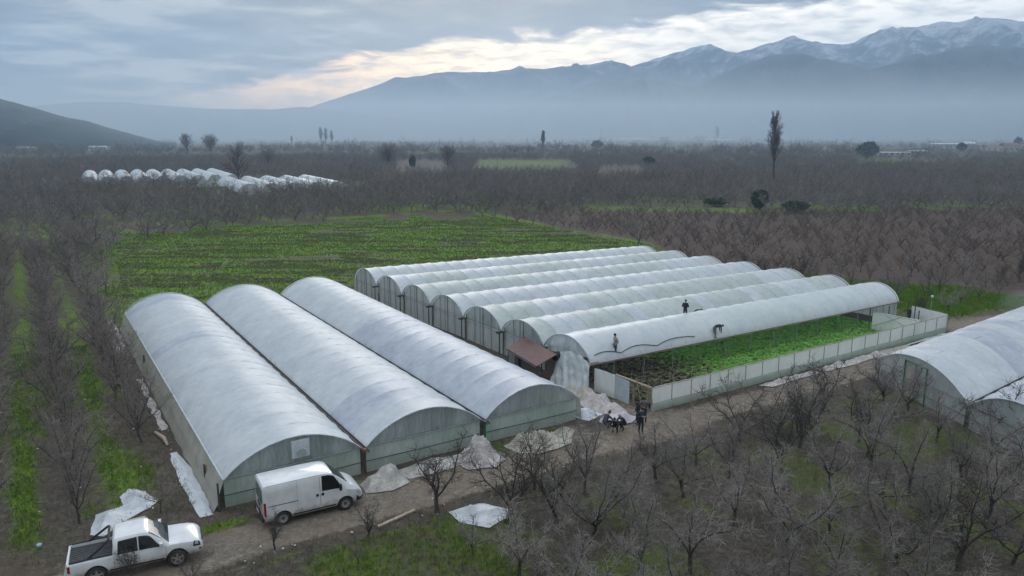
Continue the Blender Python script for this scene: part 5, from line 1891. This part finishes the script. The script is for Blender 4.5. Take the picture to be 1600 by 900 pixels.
def in_view(p, z=1.5, mx=60, top=0):
    d = p.y * math.cos(PITCH) - (z - CAM_H) * math.sin(PITCH)
    if d < 3: return False
    upv = p.y * math.sin(PITCH) + (z - CAM_H) * math.cos(PITCH)
    x, y = 800 + F_PX * p.x / d, 450 - F_PX * upv / d
    return -mx < x < 1600 + mx and y < 900 + 20


protos = []
for i in range(6):
    T, C = fruit_tree(100 + i, 3.8 + .3 * (i % 3), 4 + i % 4, 18, 10, 26 + 6 * (i % 3))
    protos.append((T.mesh('trunk', 6), C.mesh('crown', 3), M['twig']))
for i in range(4):
    T, C = fruit_tree(200 + i, 3.9 + .3 * (i % 2), 4 + i % 2, 14, 9, 27 + 5 * (i % 2), .85, upright=.15)
    protos.append((T.mesh('trunk', 6), C.mesh('crown', 3), M['twig_brown']))
for i in range(4):                        # open, thin trees at the roadside
    T, C = fruit_tree(300 + i, 4.1 + .3 * i, 4 + i % 2, 15, 9, 30 + 4 * i, 1.15)
    protos.append((T.mesh('trunk', 6), C.mesh('crown', 3), M['bark_dark']))
for t, c, mt in protos:
    t.materials.append(M['bark_dark'])
    c.materials.append(mt)


def plant(k, pos, rz, sc, label, group, name='fruit_tree', cat='tree'):
    e = empty(name, pos, rz, label, cat, group)
    e.scale = (sc, sc, sc * random.uniform(.92, 1.1))
    link('trunk', protos[k][0], None, e)
    link('crown', protos[k][1], None, e)
    return e


rt = random.Random(77)
placed = []
special = [((683, 800), 10, 1.0, 'bare vase shaped fruit tree between the white plastic heap and the van'),
           ((790, 815), 11, .95, 'bare fruit tree rising at the edge of the white plastic heap'),
           ((833, 765), 12, .8, 'small bare fruit tree by the road below the beige film heap'),
           ((926, 836), 2, 1.08, 'dark dense bare fruit tree with mossy limbs in front of the squatting people'),
           ((1155, 690), 13, .85, 'small bare fruit tree by the road below the low white wall'),
           ((1248, 700), 11, .95, 'bare fruit tree forked low into three limbs, on a mossy patch'),
           ((1285, 640), 10, 1.0, 'bare fruit tree at the road edge, before the pinkish film along the wall'),
           ((1355, 712), 0, 1.05, 'bare fruit tree below the pale corner of the door framed tunnel'),
           ((1420, 648), 1, 1.0, 'bare fruit tree just before the green door frame'),
           ((1500, 893), 12, 1.1, 'thick forked bare trunk in the lowest row, below the tunnel gutter'),
           ((1580, 695), 12, 1.05, 'bare fruit tree with upright limbs in front of the second lone tunnel'),
           ((1078, 893), 4, 1.1, 'many stemmed bare fruit tree with a wide twiggy crown at the lower edge')]
for (px, py), k, sc, lb in special:
    p = G(px, py)
    plant(k, p, rt.uniform(0, 6), sc, lb, 'bare fruit trees by the road')
    placed.append((p.x, p.y))


def clear_of(p, dist):
    return all((p.x - a) ** 2 + (p.y - b) ** 2 > dist * dist for a, b in placed)


grp = 'bare fruit trees below the dirt road'
LBL_R = {0: 'bare fruit tree in the orchard row next to the white plastic heap', 1: 'bare fruit tree in the orchard row of the dark mossy tree', 2: 'bare fruit tree in the orchard row ending at the gathered people',
         3: 'bare fruit tree in the orchard row ending below the low white wall', 4: 'bare fruit tree in the row beside the low forked tree', 5: 'bare fruit tree in the row reaching the pinkish film by the wall',
         6: 'bare fruit tree in the row before the door framed tunnel', 7: 'bare fruit tree close before the lone tunnels', 8: 'bare fruit tree close before the lone tunnels'}
n_r = 0
for k in range(0, 11):
    for j in range(13):
        u = 16.2 + 3.6 * k + rt.uniform(-.5, .5)
        v = 28.4 - 2.95 * j + rt.uniform(-.5, .5) - (1.5 if k < 2 else 0)
        p = S(u, v)
        if u > 45.3 + (v - 15) * .47 - 1.6 or not in_view(p, 4.3, 40) or not clear_of(p, 2.0): continue
        if p.y < 19.5 or (k == 0 and v > 26): continue
        plant(rt.choice((0, 1, 2, 3, 4, 5, 0, 2, 4, 11)), p, rt.uniform(0, 6), rt.uniform(.74, 1.02) * (.9 if v > 25 else 1), LBL_R[min(k * 5 // 6, 8)], grp)
        placed.append((p.x, p.y))
        n_r += 1
n_l = 0
LBL_L = {0: 'bare fruit tree in the row standing along the beige side wall', 1: 'bare fruit tree in the first full orchard row across from the beige wall', 2: 'bare fruit tree in the second full orchard row across from the beige wall',
         3: 'bare fruit tree in the third orchard row across from the beige wall'}
for r, u0 in enumerate((4.15, 0.25, -3.9, -8.05, -12.2, -16.3)):
    v = (48 if r == 0 else 39.2 if r == 1 else 37.5) + rt.uniform(0, 1)
    while v < (82 if r == 0 else 132):
        p = S(u0 + rt.uniform(-.45, .45), v)
        if in_view(p, 2.5, 50) and n_l < 165:
            plant(6 + rt.randrange(4), p, rt.uniform(0, 6), rt.uniform(.9, 1.2), LBL_L.get(r, 'bare fruit tree at the outer side of the long orchard rows'), 'bare fruit trees in rows across from the beige side wall')
            n_l += 1
        v += rt.uniform(2.4, 3.1)
n_b = 0
for i in range(9):
    for j in range(9):
        u, v = 76.5 + 4.3 * i + rt.uniform(-.8, .8), 36.5 + 4.6 * j + rt.uniform(-.8, .8)
        p = S(u, v)
        if v > 78 - (u - 76) * .9 or not in_view(p) or (v < 39 and u < 96): continue
        plant(rt.choice((1, 6, 7, 8, 10)), p, rt.uniform(0, 6), rt.uniform(.55, .8), 'small bare fruit tree on the green patch behind the joined tunnels', 'small bare trees behind the joined tunnels')
        n_b += 1
print('fruit trees', n_r, n_l, n_b, len(special))

# a few thin shrubs on the verge
for i, (px, py, sc, lb) in enumerate(((430, 858, .42, 'thin bare shrub on the verge below the van\'s rear wheel'), (575, 838, .40, 'thin bare shrub at the end of the pale plank'), (250, 800, .5, 'bare shrub between the white film and the beige wall'),
                                      (205, 905, .45, 'bare shrub on the verge directly before the pickup\'s doors'), (300, 925, .4, 'bare shrub on the verge before the pickup\'s front wheel'), (560, 880, .3, 'low bare shrub on the yellow green verge'),
                                      (740, 868, .5, 'pale twiggy shrub below the white plastic heap'), (885, 905, .55, 'pale twiggy shrub at the lower edge, below the mossy tree'))):
    plant((10, 11, 7, 10, 12, 8, 0, 3)[i], G(px, py), i * 1.3, sc, lb, None, 'bare_shrub', 'shrub')

# single-mesh trees too far off to show parts; the farther orchard is instanced from them
far_src = []
for i in range(4):
    T, C = fruit_tree(400 + i, 3.9, 6, 8, 6, 46 + 4 * i, 1.3, .1, low=True)
    s = Seg()
    for q_ in (T, C):
        s.a += q_.a; s.b += q_.b; s.ra += q_.ra; s.rb += q_.rb
    s.ra = [max(x, .016) for x in s.ra]
    s.rb = [max(x, .011) for x in s.rb]
    me = s.mesh('young_tree', 3)
    me.materials.append(M['twig_far'])
    o = bpy.data.objects.new('young_tree', me)
    COL.objects.link(o)
    px, py = ((1065, 352), (1105, 268), (232, 372), (196, 405))[i]
    o.location = G(px, py)
    o.scale = [(.75, 1.5, .9, .9)[i]] * 3
    tag(o, ('small dark bare tree alone on the brown field', 'round dark bare tree far behind the brown field', 'bare tree at the far corner of the green field', 'bare tree at the near edge of the green field by the orchard rows')[i], 'tree')
    far_src.append(o)


def scatter(name, pts, scl, rotz, idx, srcs, mat=None):
    me = bpy.data.meshes.new(name)
    me.vertices.add(len(pts))
    me.vertices.foreach_set('co', np.asarray(pts, np.float32).ravel())
    for nm, arr, ty in (('scl', scl, 'FLOAT'), ('rotz', rotz, 'FLOAT'), ('idx', idx, 'INT')):
        at = me.attributes.new(nm, ty, 'POINT')
        at.data.foreach_set('value', np.asarray(arr, np.float32 if ty == 'FLOAT' else np.int32))
    o = link(name, me)
    ng = bpy.data.node_groups.new(name, 'GeometryNodeTree')
    ng.interface.new_socket('Geometry', in_out='INPUT', socket_type='NodeSocketGeometry')
    ng.interface.new_socket('Geometry', in_out='OUTPUT', socket_type='NodeSocketGeometry')
    gi, go = ng.nodes.new('NodeGroupInput'), ng.nodes.new('NodeGroupOutput')
    jn = ng.nodes.new('GeometryNodeJoinGeometry')

    def attr(nm, ty):
        n = ng.nodes.new('GeometryNodeInputNamedAttribute')
        n.data_type = ty
        n.inputs[0].default_value = nm
        return n.outputs[0]
    sc_, rz_, ix_ = attr('scl', 'FLOAT'), attr('rotz', 'FLOAT'), attr('idx', 'INT')
    cr = ng.nodes.new('ShaderNodeCombineXYZ')
    ng.links.new(rz_, cr.inputs[2])
    for i, s in enumerate(srcs):
        oi = ng.nodes.new('GeometryNodeObjectInfo')
        oi.transform_space = 'ORIGINAL'
        oi.inputs['Object'].default_value = s
        oi.inputs['As Instance'].default_value = True
        ip = ng.nodes.new('GeometryNodeInstanceOnPoints')
        cm = ng.nodes.new('FunctionNodeCompare')
        cm.data_type = 'INT'
        cm.operation = 'EQUAL'
        ng.links.new(ix_, [x for x in cm.inputs if x.type == 'INT'][0])
        [x for x in cm.inputs if x.type == 'INT'][1].default_value = i
        ng.links.new(gi.outputs[0], ip.inputs['Points'])
        ng.links.new(cm.outputs[0], ip.inputs['Selection'])
        ng.links.new(oi.outputs['Geometry'], ip.inputs['Instance'])
        ng.links.new(cr.outputs[0], ip.inputs['Rotation'])
        ng.links.new(sc_, ip.inputs['Scale'])
        ng.links.new(ip.outputs[0], jn.inputs[0])
    ng.links.new(jn.outputs[0], go.inputs[0])
    md = o.modifiers.new('scatter', 'NODES')
    md.node_group = ng
    return tag(o, kind='stuff')


def cone(X, Y, margin=15):
    return (np.abs(X) < Y * .84 + margin) & (Y > 20)


def far_mask(u, v, X, Y):
    """1 where the far orchard may stand"""
    ok = cone(X, Y)
    ok &= poly_sd(u, v, GREEN_FIELD) < -1.5
    ok &= poly_sd(u, v, BROWN_FIELD) < -1
    for poly, _ in PATCHES[:2]: ok &= poly_sd(u, v, poly) < -1
    ok &= poly_sd(u, v, [(44, 160), (63, 151), (83, 144), (91, 156), (72, 166)]) < 0
    ok &= ~((v < 90) & (u > 4) & (u < 118))
    ok &= ~((u > -26) & (u < 2.3) & (v < 134)) & ~((u < 9.5) & (u > -26) & (v < 84))
    ok &= ~((u > 9.4) & (u < 40) & (v < 92))
    ok &= poly_sd(u, v, [UV(*G(x, y).xy) for x, y in ((612, 280), (622, 252), (700, 252), (704, 280))]) < 0
    ok &= poly_sd(u, v, [UV(*G(x, y).xy) for x, y in ((1335, 262), (1345, 240), (1470, 238), (1480, 258))]) < 0
    ok &= poly_sd(u, v, [UV(*G(x, y).xy) for x, y in ((930, 284), (935, 262), (1000, 260), (1010, 280))]) < 0
    # clearings kept round the far tunnels
    for (x0, y0), (x1, y1) in (((-176, 258), (-90, 325)), ((-104, 226), (-44, 274))):
        ok &= ~((X > x0) & (X < x1) & (Y > y0) & (Y < y1))
    return ok


uu, vv = np.meshgrid(np.arange(-520, 900, 4.4), np.arange(30, 900, 3.3))
uu = uu.ravel() + RNG.normal(0, .5, uu.size)
vv = vv.ravel() + RNG.normal(0, .5, vv.size)
XX, YY = uu * CT - vv * ST, uu * ST + vv * CT
dist = np.hypot(XX, YY)
blk = np.floor(fbm(uu / 90, vv / 70, 91, 2) * 9)
hsc = 0.80 + 0.60 * vnoise(blk * 3.7, blk * 1.3, 4)
keep = far_mask(uu, vv, XX, YY) & (dist < 620) & (RNG.random(uu.size) < .93) & (RNG.random(uu.size) < np.clip(1.25 - dist / 700, .3, 1)) & (fbm(uu / 55, vv / 40, 93, 3) > .30)
n = int(keep.sum())
scatter('distant_orchard', np.stack([XX, YY, 0 * XX - .05], -1)[keep], (hsc * RNG.uniform(.8, 1.2, uu.size))[keep], RNG.uniform(0, 6.28, n), RNG.integers(0, 4, n), far_src)
print('distant', n)

# young reddish trees of the brown field
T, C = fruit_tree(500, 2.0, 5, 6, 5, 42, .9, .1, low=True)
s = Seg()
for q_ in (T, C):
    s.a += q_.a; s.b += q_.b; s.ra += q_.ra; s.rb += q_.rb
s.ra = [max(x, .014) for x in s.ra]
s.rb = [max(x, .011) for x in s.rb]
me = s.mesh('sapling', 3)
me.materials.append(M['twig_red'])
sap = bpy.data.objects.new('sapling', me)
COL.objects.link(sap)
sap.location = S(91.5, 84)
tag(sap, 'reddish bare sapling at the edge of the brown field behind the joined tunnels', 'sapling')
uu, vv = np.meshgrid(np.arange(74, 205, 3.4), np.arange(28, 158, 2.0))
uu = uu.ravel() + RNG.normal(0, .25, uu.size)
vv = vv.ravel() + RNG.normal(0, .4, vv.size)
XX, YY = uu * CT - vv * ST, uu * ST + vv * CT
keep = (poly_sd(uu, vv, BROWN_FIELD) > 0) & cone(XX, YY) & (RNG.random(uu.size) < .7) & ~((uu < 98) & (vv < 60)) & (poly_sd(uu, vv, PATCHES[0][0]) < 0)
n = int(keep.sum())
scatter('young_orchard', np.stack([XX, YY, 0 * XX - .05], -1)[keep], RNG.uniform(.55, 1.1, n), RNG.uniform(0, 6.28, n), RNG.integers(0, 1, n), [sap])
print('young', n)

# hedges, copses and tree lines out to the foot of the hills
n = 5200
e = np.radians(RNG.uniform(.22, 1.75, n))
r = CAM_H / np.tan(e)
a = np.radians(RNG.uniform(-36, 36, n))
XX, YY = r * np.sin(a), r * np.cos(a)
uu, vv = UV(XX, YY)
keep = (r < 3600) & (fbm(XX / 130, YY / 130, 95, 3) > .44) & (poly_sd(uu, vv, PATCHES[1][0]) < -2) & (r > 480)
n = int(keep.sum())
scatter('far_tree_line', np.stack([XX, YY, 0 * XX - .1], -1)[keep], RNG.uniform(.9, 2.0, n) * np.where(RNG.random(n) < .06, 1.6, 1), RNG.uniform(0, 6.28, n), RNG.integers(0, 4, n), far_src)


def tall_tree(name, px, py, h, w, label, seed, style='round', mat='twig_far', group=None, trunk_f=.3, dens=1.0):
    """a single tree far off: trunk and crown"""
    g = np.random.default_rng(seed)
    base = G(px, py)
    k = max(1.0, base.length / 260)
    T, C = Seg(), Seg()
    tp, d = limb(T, g, np.array([0, 0, -.3]), np.array([0, 0, 1.0]), h * (.9 if style == 'poplar' else .62), .028 * h * .8, .004 * h, 8, .035, .12)
    nl = int((46 if style == 'poplar' else 26) * dens)
    for i in range(nl):
        f = trunk_f + (1 - trunk_f) * (i + g.random()) / nl
        j = min(int(f * 8), 7)
        ff = f * 8 - j
        q = tp[j][0] * (1 - ff) + tp[j + 1][0] * ff
        a = i * 2.4 + g.normal(0, .3)
        ti = rad(g.uniform(8, 20)) if style == 'poplar' else rad(g.uniform(28, 70) * (1.1 - .5 * f))
        d = np.array([math.cos(a) * math.sin(ti), math.sin(a) * math.sin(ti), math.cos(ti)])
        L = h * (.34 * (1.1 - .6 * f)) if style == 'poplar' else w * .5 * g.uniform(.8, 1.15) * (1.15 - .45 * f)
        lp, ld = limb(T, g, q, d, L, .0065 * h, .002 * h, 3, .1, .06)
        for m_ in range(int(11 * dens)):
            f2 = .2 + .8 * g.random()
            j2 = min(int(f2 * 3), 2)
            q2 = lp[j2][0] * (1 - f2 * 3 + j2) + lp[j2 + 1][0] * (f2 * 3 - j2)
            d2 = nrm(d * .9 + g.normal(0, .22 if style == 'poplar' else .6, 3) + np.array([0, 0, .2]))
            LL = L * g.uniform(.2, .45)
            sp_, _ = limb(C, g, q2, d2, LL, .0024 * h * k ** .5, .0014 * h * k ** .5, 2, .15, .03)
            for _i in range(3):
                limb(C, g, sp_[1][0], nrm(d2 + g.normal(0, .5, 3)), LL * .6, .0017 * h * k ** .5, .001 * h * k ** .5, 1, .1, 0)
    e = empty(name, base, 0, label, 'tree', group)
    link('trunk', T.mesh('trunk', 5), M['bark_dark'], e)
    link('crown', C.mesh('crown', 3), M[mat], e)
    return e


tall_tree('poplar', 1208, 290, 24.5, 5, 'tall slender bare poplar standing above everything on the plain', 1, 'poplar', 'twig', trunk_f=.32, dens=.95)
tall_tree('tall_bare_tree', 375, 296, 14.0, 11, 'lone dark bare tree between the two distant tunnel groups', 2, mat='bark_dark', dens=.8)
tall_tree('tall_bare_tree', 606, 264, 12, 16, 'wide bushy bare tree beyond the orchard, by a pale strip of ground', 3, dens=1.5)
tall_tree('tall_bare_tree', 700, 268, 15, 13, 'tall bushy bare tree right of the pale strip of ground', 4, dens=1.4)
tall_tree('tall_bare_tree', 420, 266, 12, 12, 'bare tree on the horizon line behind the lone dark tree', 5)
tall_tree('tall_bare_tree', 368, 262, 13, 17, 'broad bare tree behind the nine distant tunnels', 6, dens=1.3)
tall_tree('tall_bare_tree', 293, 241, 22, 16, 'bare tree at the foot of the hills, paired with a lower one', 7)
tall_tree('tall_bare_tree', 330, 241, 15, 22, 'low wide tree beside the pair at the foot of the hills', 8, dens=1.3)
for i, (px, h) in enumerate(((502, 25), (509, 24), (519, 21), (456, 14))):
    tall_tree('poplar', px, 228, h, 5, ('first of three poplars on the far plain', 'middle of three poplars on the far plain', 'last and shortest of three poplars on the far plain', 'small lone poplar on the far plain below the bright cloud')[i], 20 + i, 'poplar', group='poplars far off on the plain', dens=1.3)
tall_tree('poplar', 848, 234, 20, 5, 'dark slim poplar far off beneath the ridge', 30, 'poplar', mat='bark_dark', dens=1.6)
tall_tree('poplar', 1121, 224, 28, 6, 'faint slim poplar beside long pale roofs', 31, 'poplar')


def leafy(name, px, py, h, w, label, seed, mat='evergreen'):
    g = np.random.default_rng(seed)
    base = G(px, py)
    T = Seg()
    limb(T, g, np.array([0, 0, -.2]), np.array([0, 0, 1.0]), h * .55, .04 * h, .015 * h, 3, .05, .1)
    n = 1500
    d = g.normal(0, 1, (n, 3))
    d /= np.linalg.norm(d, axis=1, keepdims=True)
    rr = g.uniform(.35, 1, n) ** .5
    lump = np.array([.72 + .5 * (vnoise(np.array([x[0] * 2 + 9]), np.array([x[1] * 2 + x[2] * 2 + 9]), seed)[0]) for x in d])
    c = d * (rr * lump)[:, None] * np.array([w / 2, w / 2, h * .45]) + np.array([0, 0, h * .56])
    s_ = .055 * h
    t1, t2 = g.normal(0, s_, (n, 3)), g.normal(0, s_, (n, 3))
    V = np.stack([c - t1, c - t2, c + t1, c + t2], 1).reshape(-1, 3)
    V[:, 2] = np.maximum(V[:, 2], .1)
    e = empty(name, base, 0, label, 'tree' if h > 5 else 'bush')
    link('trunk', T.mesh('trunk', 5), M['bark_dark'], e)
    link('crown', np_mesh('crown', V, np.arange(len(V)).reshape(-1, 4)), M[mat], e)


leafy('evergreen_tree', 1355, 247, 11.5, 15, 'round dark evergreen tree on the plain near long pale walls', 1)
leafy('evergreen_tree', 933, 232, 9.5, 13, 'round dark evergreen standing far off under the ridge', 2)
leafy('evergreen_bush', 1186, 327, 4.4, 4.2, 'dark evergreen bush at the edge of the brown field, left of a lower one', 3)
leafy('evergreen_bush', 1242, 331, 2.6, 6.5, 'low wide dark bush at the edge of the brown field', 4)
leafy('evergreen_bush', 1118, 322, 2.2, 5.5, 'low dark bush behind the small green strip', 5)
leafy('evergreen_tree', 645, 262, 6, 3, 'narrow dark evergreen between the two bushy bare trees', 6)
leafy('evergreen_tree', 1590, 232, 13, 10, 'dark tree beside pale houses at the picture edge', 7)
leafy('evergreen_tree', 1502, 236, 8, 9, 'dark tree in front of the long pale roofed shed', 8)
leafy('evergreen_tree', 1014, 262, 6, 7, 'dark low tree on the plain behind the small green strip', 9)


# ------------------------------------------------------------------ far buildings
def house(px, py, w, d, h, label, flat=False, rz=0.0, group='farm buildings far off on the plain', wall='house_wall', roof='house_roof'):
    e = empty('shed' if flat else 'house', G(px, py), rz, label, 'farm shed' if flat else 'house', group)
    q = MB()
    q.box((0, 0, h / 2), (w, d, h))
    q.build('wall', M[wall], e)
    q = MB()
    o_ = .4
    rh = h * (.16 if flat else .4)
    a, b = w / 2 + o_, d / 2 + o_
    q.add([(-a, -b, h + .02), (a, -b, h + .02), (a, b, h + .02), (-a, b, h + .02), (-a, 0, h + rh), (a, 0, h + rh)], [(0, 1, 5, 4), (2, 3, 4, 5), (0, 4, 3), (1, 2, 5), (0, 3, 2, 1)])
    q.build('roof', M[roof], e)
    nw = max(1, int(w / 4.5))
    for i in range(nw):
        q = MB()
        q.box((-w / 2 + w * (i + .5) / nw, -d / 2 - .03, h * .5), (1.3, .08, 1.3))
        q.build('window', M['window'], e)


house(1477, 232, 39, 14, 5.5, 'long shed with a bright pale roof far off on the plain', True, wall='shed_wall', roof='white_roof')
house(1512, 232, 12, 9, 6, 'square house beside the long pale roofed shed', roof='white_roof')
house(1546, 236, 13, 9, 4.5, 'low grey house in front of dark trees', wall='shed_wall')
house(1576, 238, 15, 9, 6.5, 'beige two storey house with a tiled roof')
house(1599, 233, 12, 10, 6, 'white house cut by the picture edge')
house(1395, 243, 28, 6, 2.6, 'long low pale wall like shed near the round evergreen', True, wall='shed_wall', roof='white_roof')
house(1432, 241, 16, 7, 3, 'small low shed behind the round evergreen', True, wall='shed_wall', roof='white_roof')
house(1127, 224, 42, 18, 6, 'wide pale roofed shed beside the faint poplar', True, wall='shed_wall', roof='white_roof')
house(1203, 228, 24, 10, 4, 'low pale shed behind the tall poplar', True, wall='shed_wall', roof='white_roof')
house(990, 222, 60, 20, 6, 'very long white shed under the middle of the ridge', True, wall='shed_wall', roof='white_roof')
house(1038, 223, 16, 12, 8, 'dark roofed house near the very long white shed')
house(156, 235, 20, 8, 4.2, 'white walled shed at the foot of the wooded hill', True, wall='white_roof', roof='white_roof')
house(42, 235, 18, 8, 3.4, 'low white shed under the wooded hill at the picture edge', True, wall='white_roof', roof='white_roof')
g = random.Random(4)
for i in range(14):
    px = g.uniform(880, 1590)
    house(px, g.uniform(217, 222), g.uniform(12, 26), 12, g.uniform(5, 9), 'tiny pale village house along the far horizon', False, g.uniform(-.5, .5), 'village houses along the horizon')
for px, h in ((940, 30), (1117, 46)):
    e = empty('mast', G(px, 222), 0, 'thin mast above the village, %s' % ('shorter one' if h < 40 else 'taller one'), 'mast', 'masts above the village')
    q = MB()
    q.tube([(0, 0, 0), (0, 0, h)], [1.4, .5], 6)
    q.build('pole', M['steel'], e)
    q = MB()
    q.tube([(0, 0, h * .86), (0, 0, h * .94)], 1.3, 8)
    q.build('antenna', M['steel'], e)

# ------------------------------------------------------------------ ground cover
def blades(name, n, box, mat, hmin, hmax, dens, seed, per=4, wid=.018):
    g = np.random.default_rng(seed)
    u = g.uniform(box[0], box[1], n)
    v = g.uniform(box[2], box[3], n)
    X, Y = u * CT - v * ST, u * ST + v * CT
    k = dens(u, v) & cone(X, Y, 3)
    X, Y = X[k], Y[k]
    n = len(X)
    x = np.repeat(X, per) + g.normal(0, .06, n * per)
    y = np.repeat(Y, per) + g.normal(0, .06, n * per)
    h = g.uniform(hmin, hmax, n * per)
    a = g.uniform(0, 6.28, n * per)
    ln = g.uniform(.1, .7, n * per) * h
    b = g.uniform(0, 6.28, n * per)
    wx, wy = np.cos(b) * wid, np.sin(b) * wid
    z = np.zeros(n * per) - .03
    V = np.stack([np.stack([x - wx, y - wy, z], -1), np.stack([x + wx, y + wy, z], -1),
                  np.stack([x + np.cos(a) * ln + wx * .3, y + np.sin(a) * ln + wy * .3, h], -1), np.stack([x + np.cos(a) * ln - wx * .3, y + np.sin(a) * ln - wy * .3, h], -1)], 1).reshape(-1, 3)
    o = link(name, np_mesh(name, V, np.arange(len(V)).reshape(-1, 4)), mat)
    return tag(o, kind='stuff')


def occupied(u, v):
    return ((u > 5.6) & (u < 29.4) & (v > 36.9) & (v < 81)) | ((u > 31) & (u < 73) & (v > 35.6) & (v < 84)) | ((u > 45.2 + (v - 15) * .47) & (v < 31))


def d_green(u, v):
    gm, rm, _, _ = ground_masks(u, v)
    return (gm + RNG.normal(0, .12, u.size) > .5) & ~occupied(u, v) & (rm < .5) & ~((v < 30.5) & (u > 19))


def d_straw(u, v):
    gm, rm, _, _ = ground_masks(u, v)
    return (fbm(u / 2.2, v / 2.2, 33) + RNG.normal(0, .06, u.size) > .54) & ~occupied(u, v) & (rm < .45)


blades('grass', 90000, (-14, 50, 22, 75), M['grass'], .06, .22, d_green, 3, 4, .02)
blades('grass', 60000, (70, 100, 33, 75), M['grass'], .08, .25, d_green, 4, 3, .04)
blades('grass', 60000, (6, 88, 80, 160), M['grass'], .06, .2, d_green, 5, 2, .05)
blades('dry_grass', 70000, (8, 88, 82, 158), M['straw'], .06, .2, lambda u, v: (fbm((u * CT - v * ST) / 8, (u * ST + v * CT) / 1.8, 83, 3) > .55) & (poly_sd(u, v, GREEN_FIELD) > 0) & ~occupied(u, v), 7, 3, .05)
blades('dry_grass', 60000, (-14, 50, 14, 75), M['straw'], .06, .28, d_straw, 6, 4, .012)

# fallen twigs and prunings
g = np.random.default_rng(9)
s = Seg()
n = 16000
u = np.where(g.random(n) < .6, g.uniform(8, 52, n), g.uniform(-14, 6, n))
v = np.where(u > 7, g.uniform(10, 31.6, n), g.uniform(36.5, 80, n))
k = ~occupied(u, v)
for a, b in zip(u[k], v[k]):
    p = np.array(S(a, b, g.uniform(.0, .06)))
    t = g.uniform(0, 6.28)
    L = g.uniform(.12, .6)
    s.add(p, p + np.array([math.cos(t) * L, math.sin(t) * L, g.uniform(-.02, .1)]), g.uniform(.005, .014), .005)
tag(link('fallen_twigs', s.mesh('fallen_twigs', 3), M['litter']), kind='stuff')

# a wisp of smoke behind the lone tunnels
sb = bmesh.new()
bmesh.ops.create_icosphere(sb, subdivisions=3, radius=1)
for v_ in sb.verts:
    k = 1 + .35 * mnoise.noise(v_.co * 1.6)
    v_.co = Vector((v_.co.x * 2.6 * k + (v_.co.z + 1) * 1.0, v_.co.y * 1.6 * k, (v_.co.z + 1) * 1.6 * k + .1))
me = bpy.data.meshes.new('smoke')
sb.to_mesh(me)
sb.free()
m, nt, out = new_mat('smoke')
vl = N(nt, 'VolumePrincipled')
vl.inputs['Color'].default_value = (.75, .8, .88, 1)
vl.inputs['Density'].default_value = .05
nt.links.new(vl.outputs[0], out.inputs['Volume'])
tag(link('smoke', me, m, None, G(1588, 497)), kind='stuff')

# ------------------------------------------------------------------ render settings
scene.view_settings.view_transform = 'Standard'
scene.view_settings.look = 'None'
scene.view_settings.exposure = 1.33
scene.view_settings.gamma = 1.0
scene.render.engine = 'CYCLES'
scene.cycles.use_denoising = True
scene.cycles.max_bounces = 6
scene.cycles.diffuse_bounces = 2
scene.cycles.glossy_bounces = 2
scene.cycles.transmission_bounces = 3
scene.cycles.transparent_max_bounces = 12
scene.cycles.volume_bounces = 1
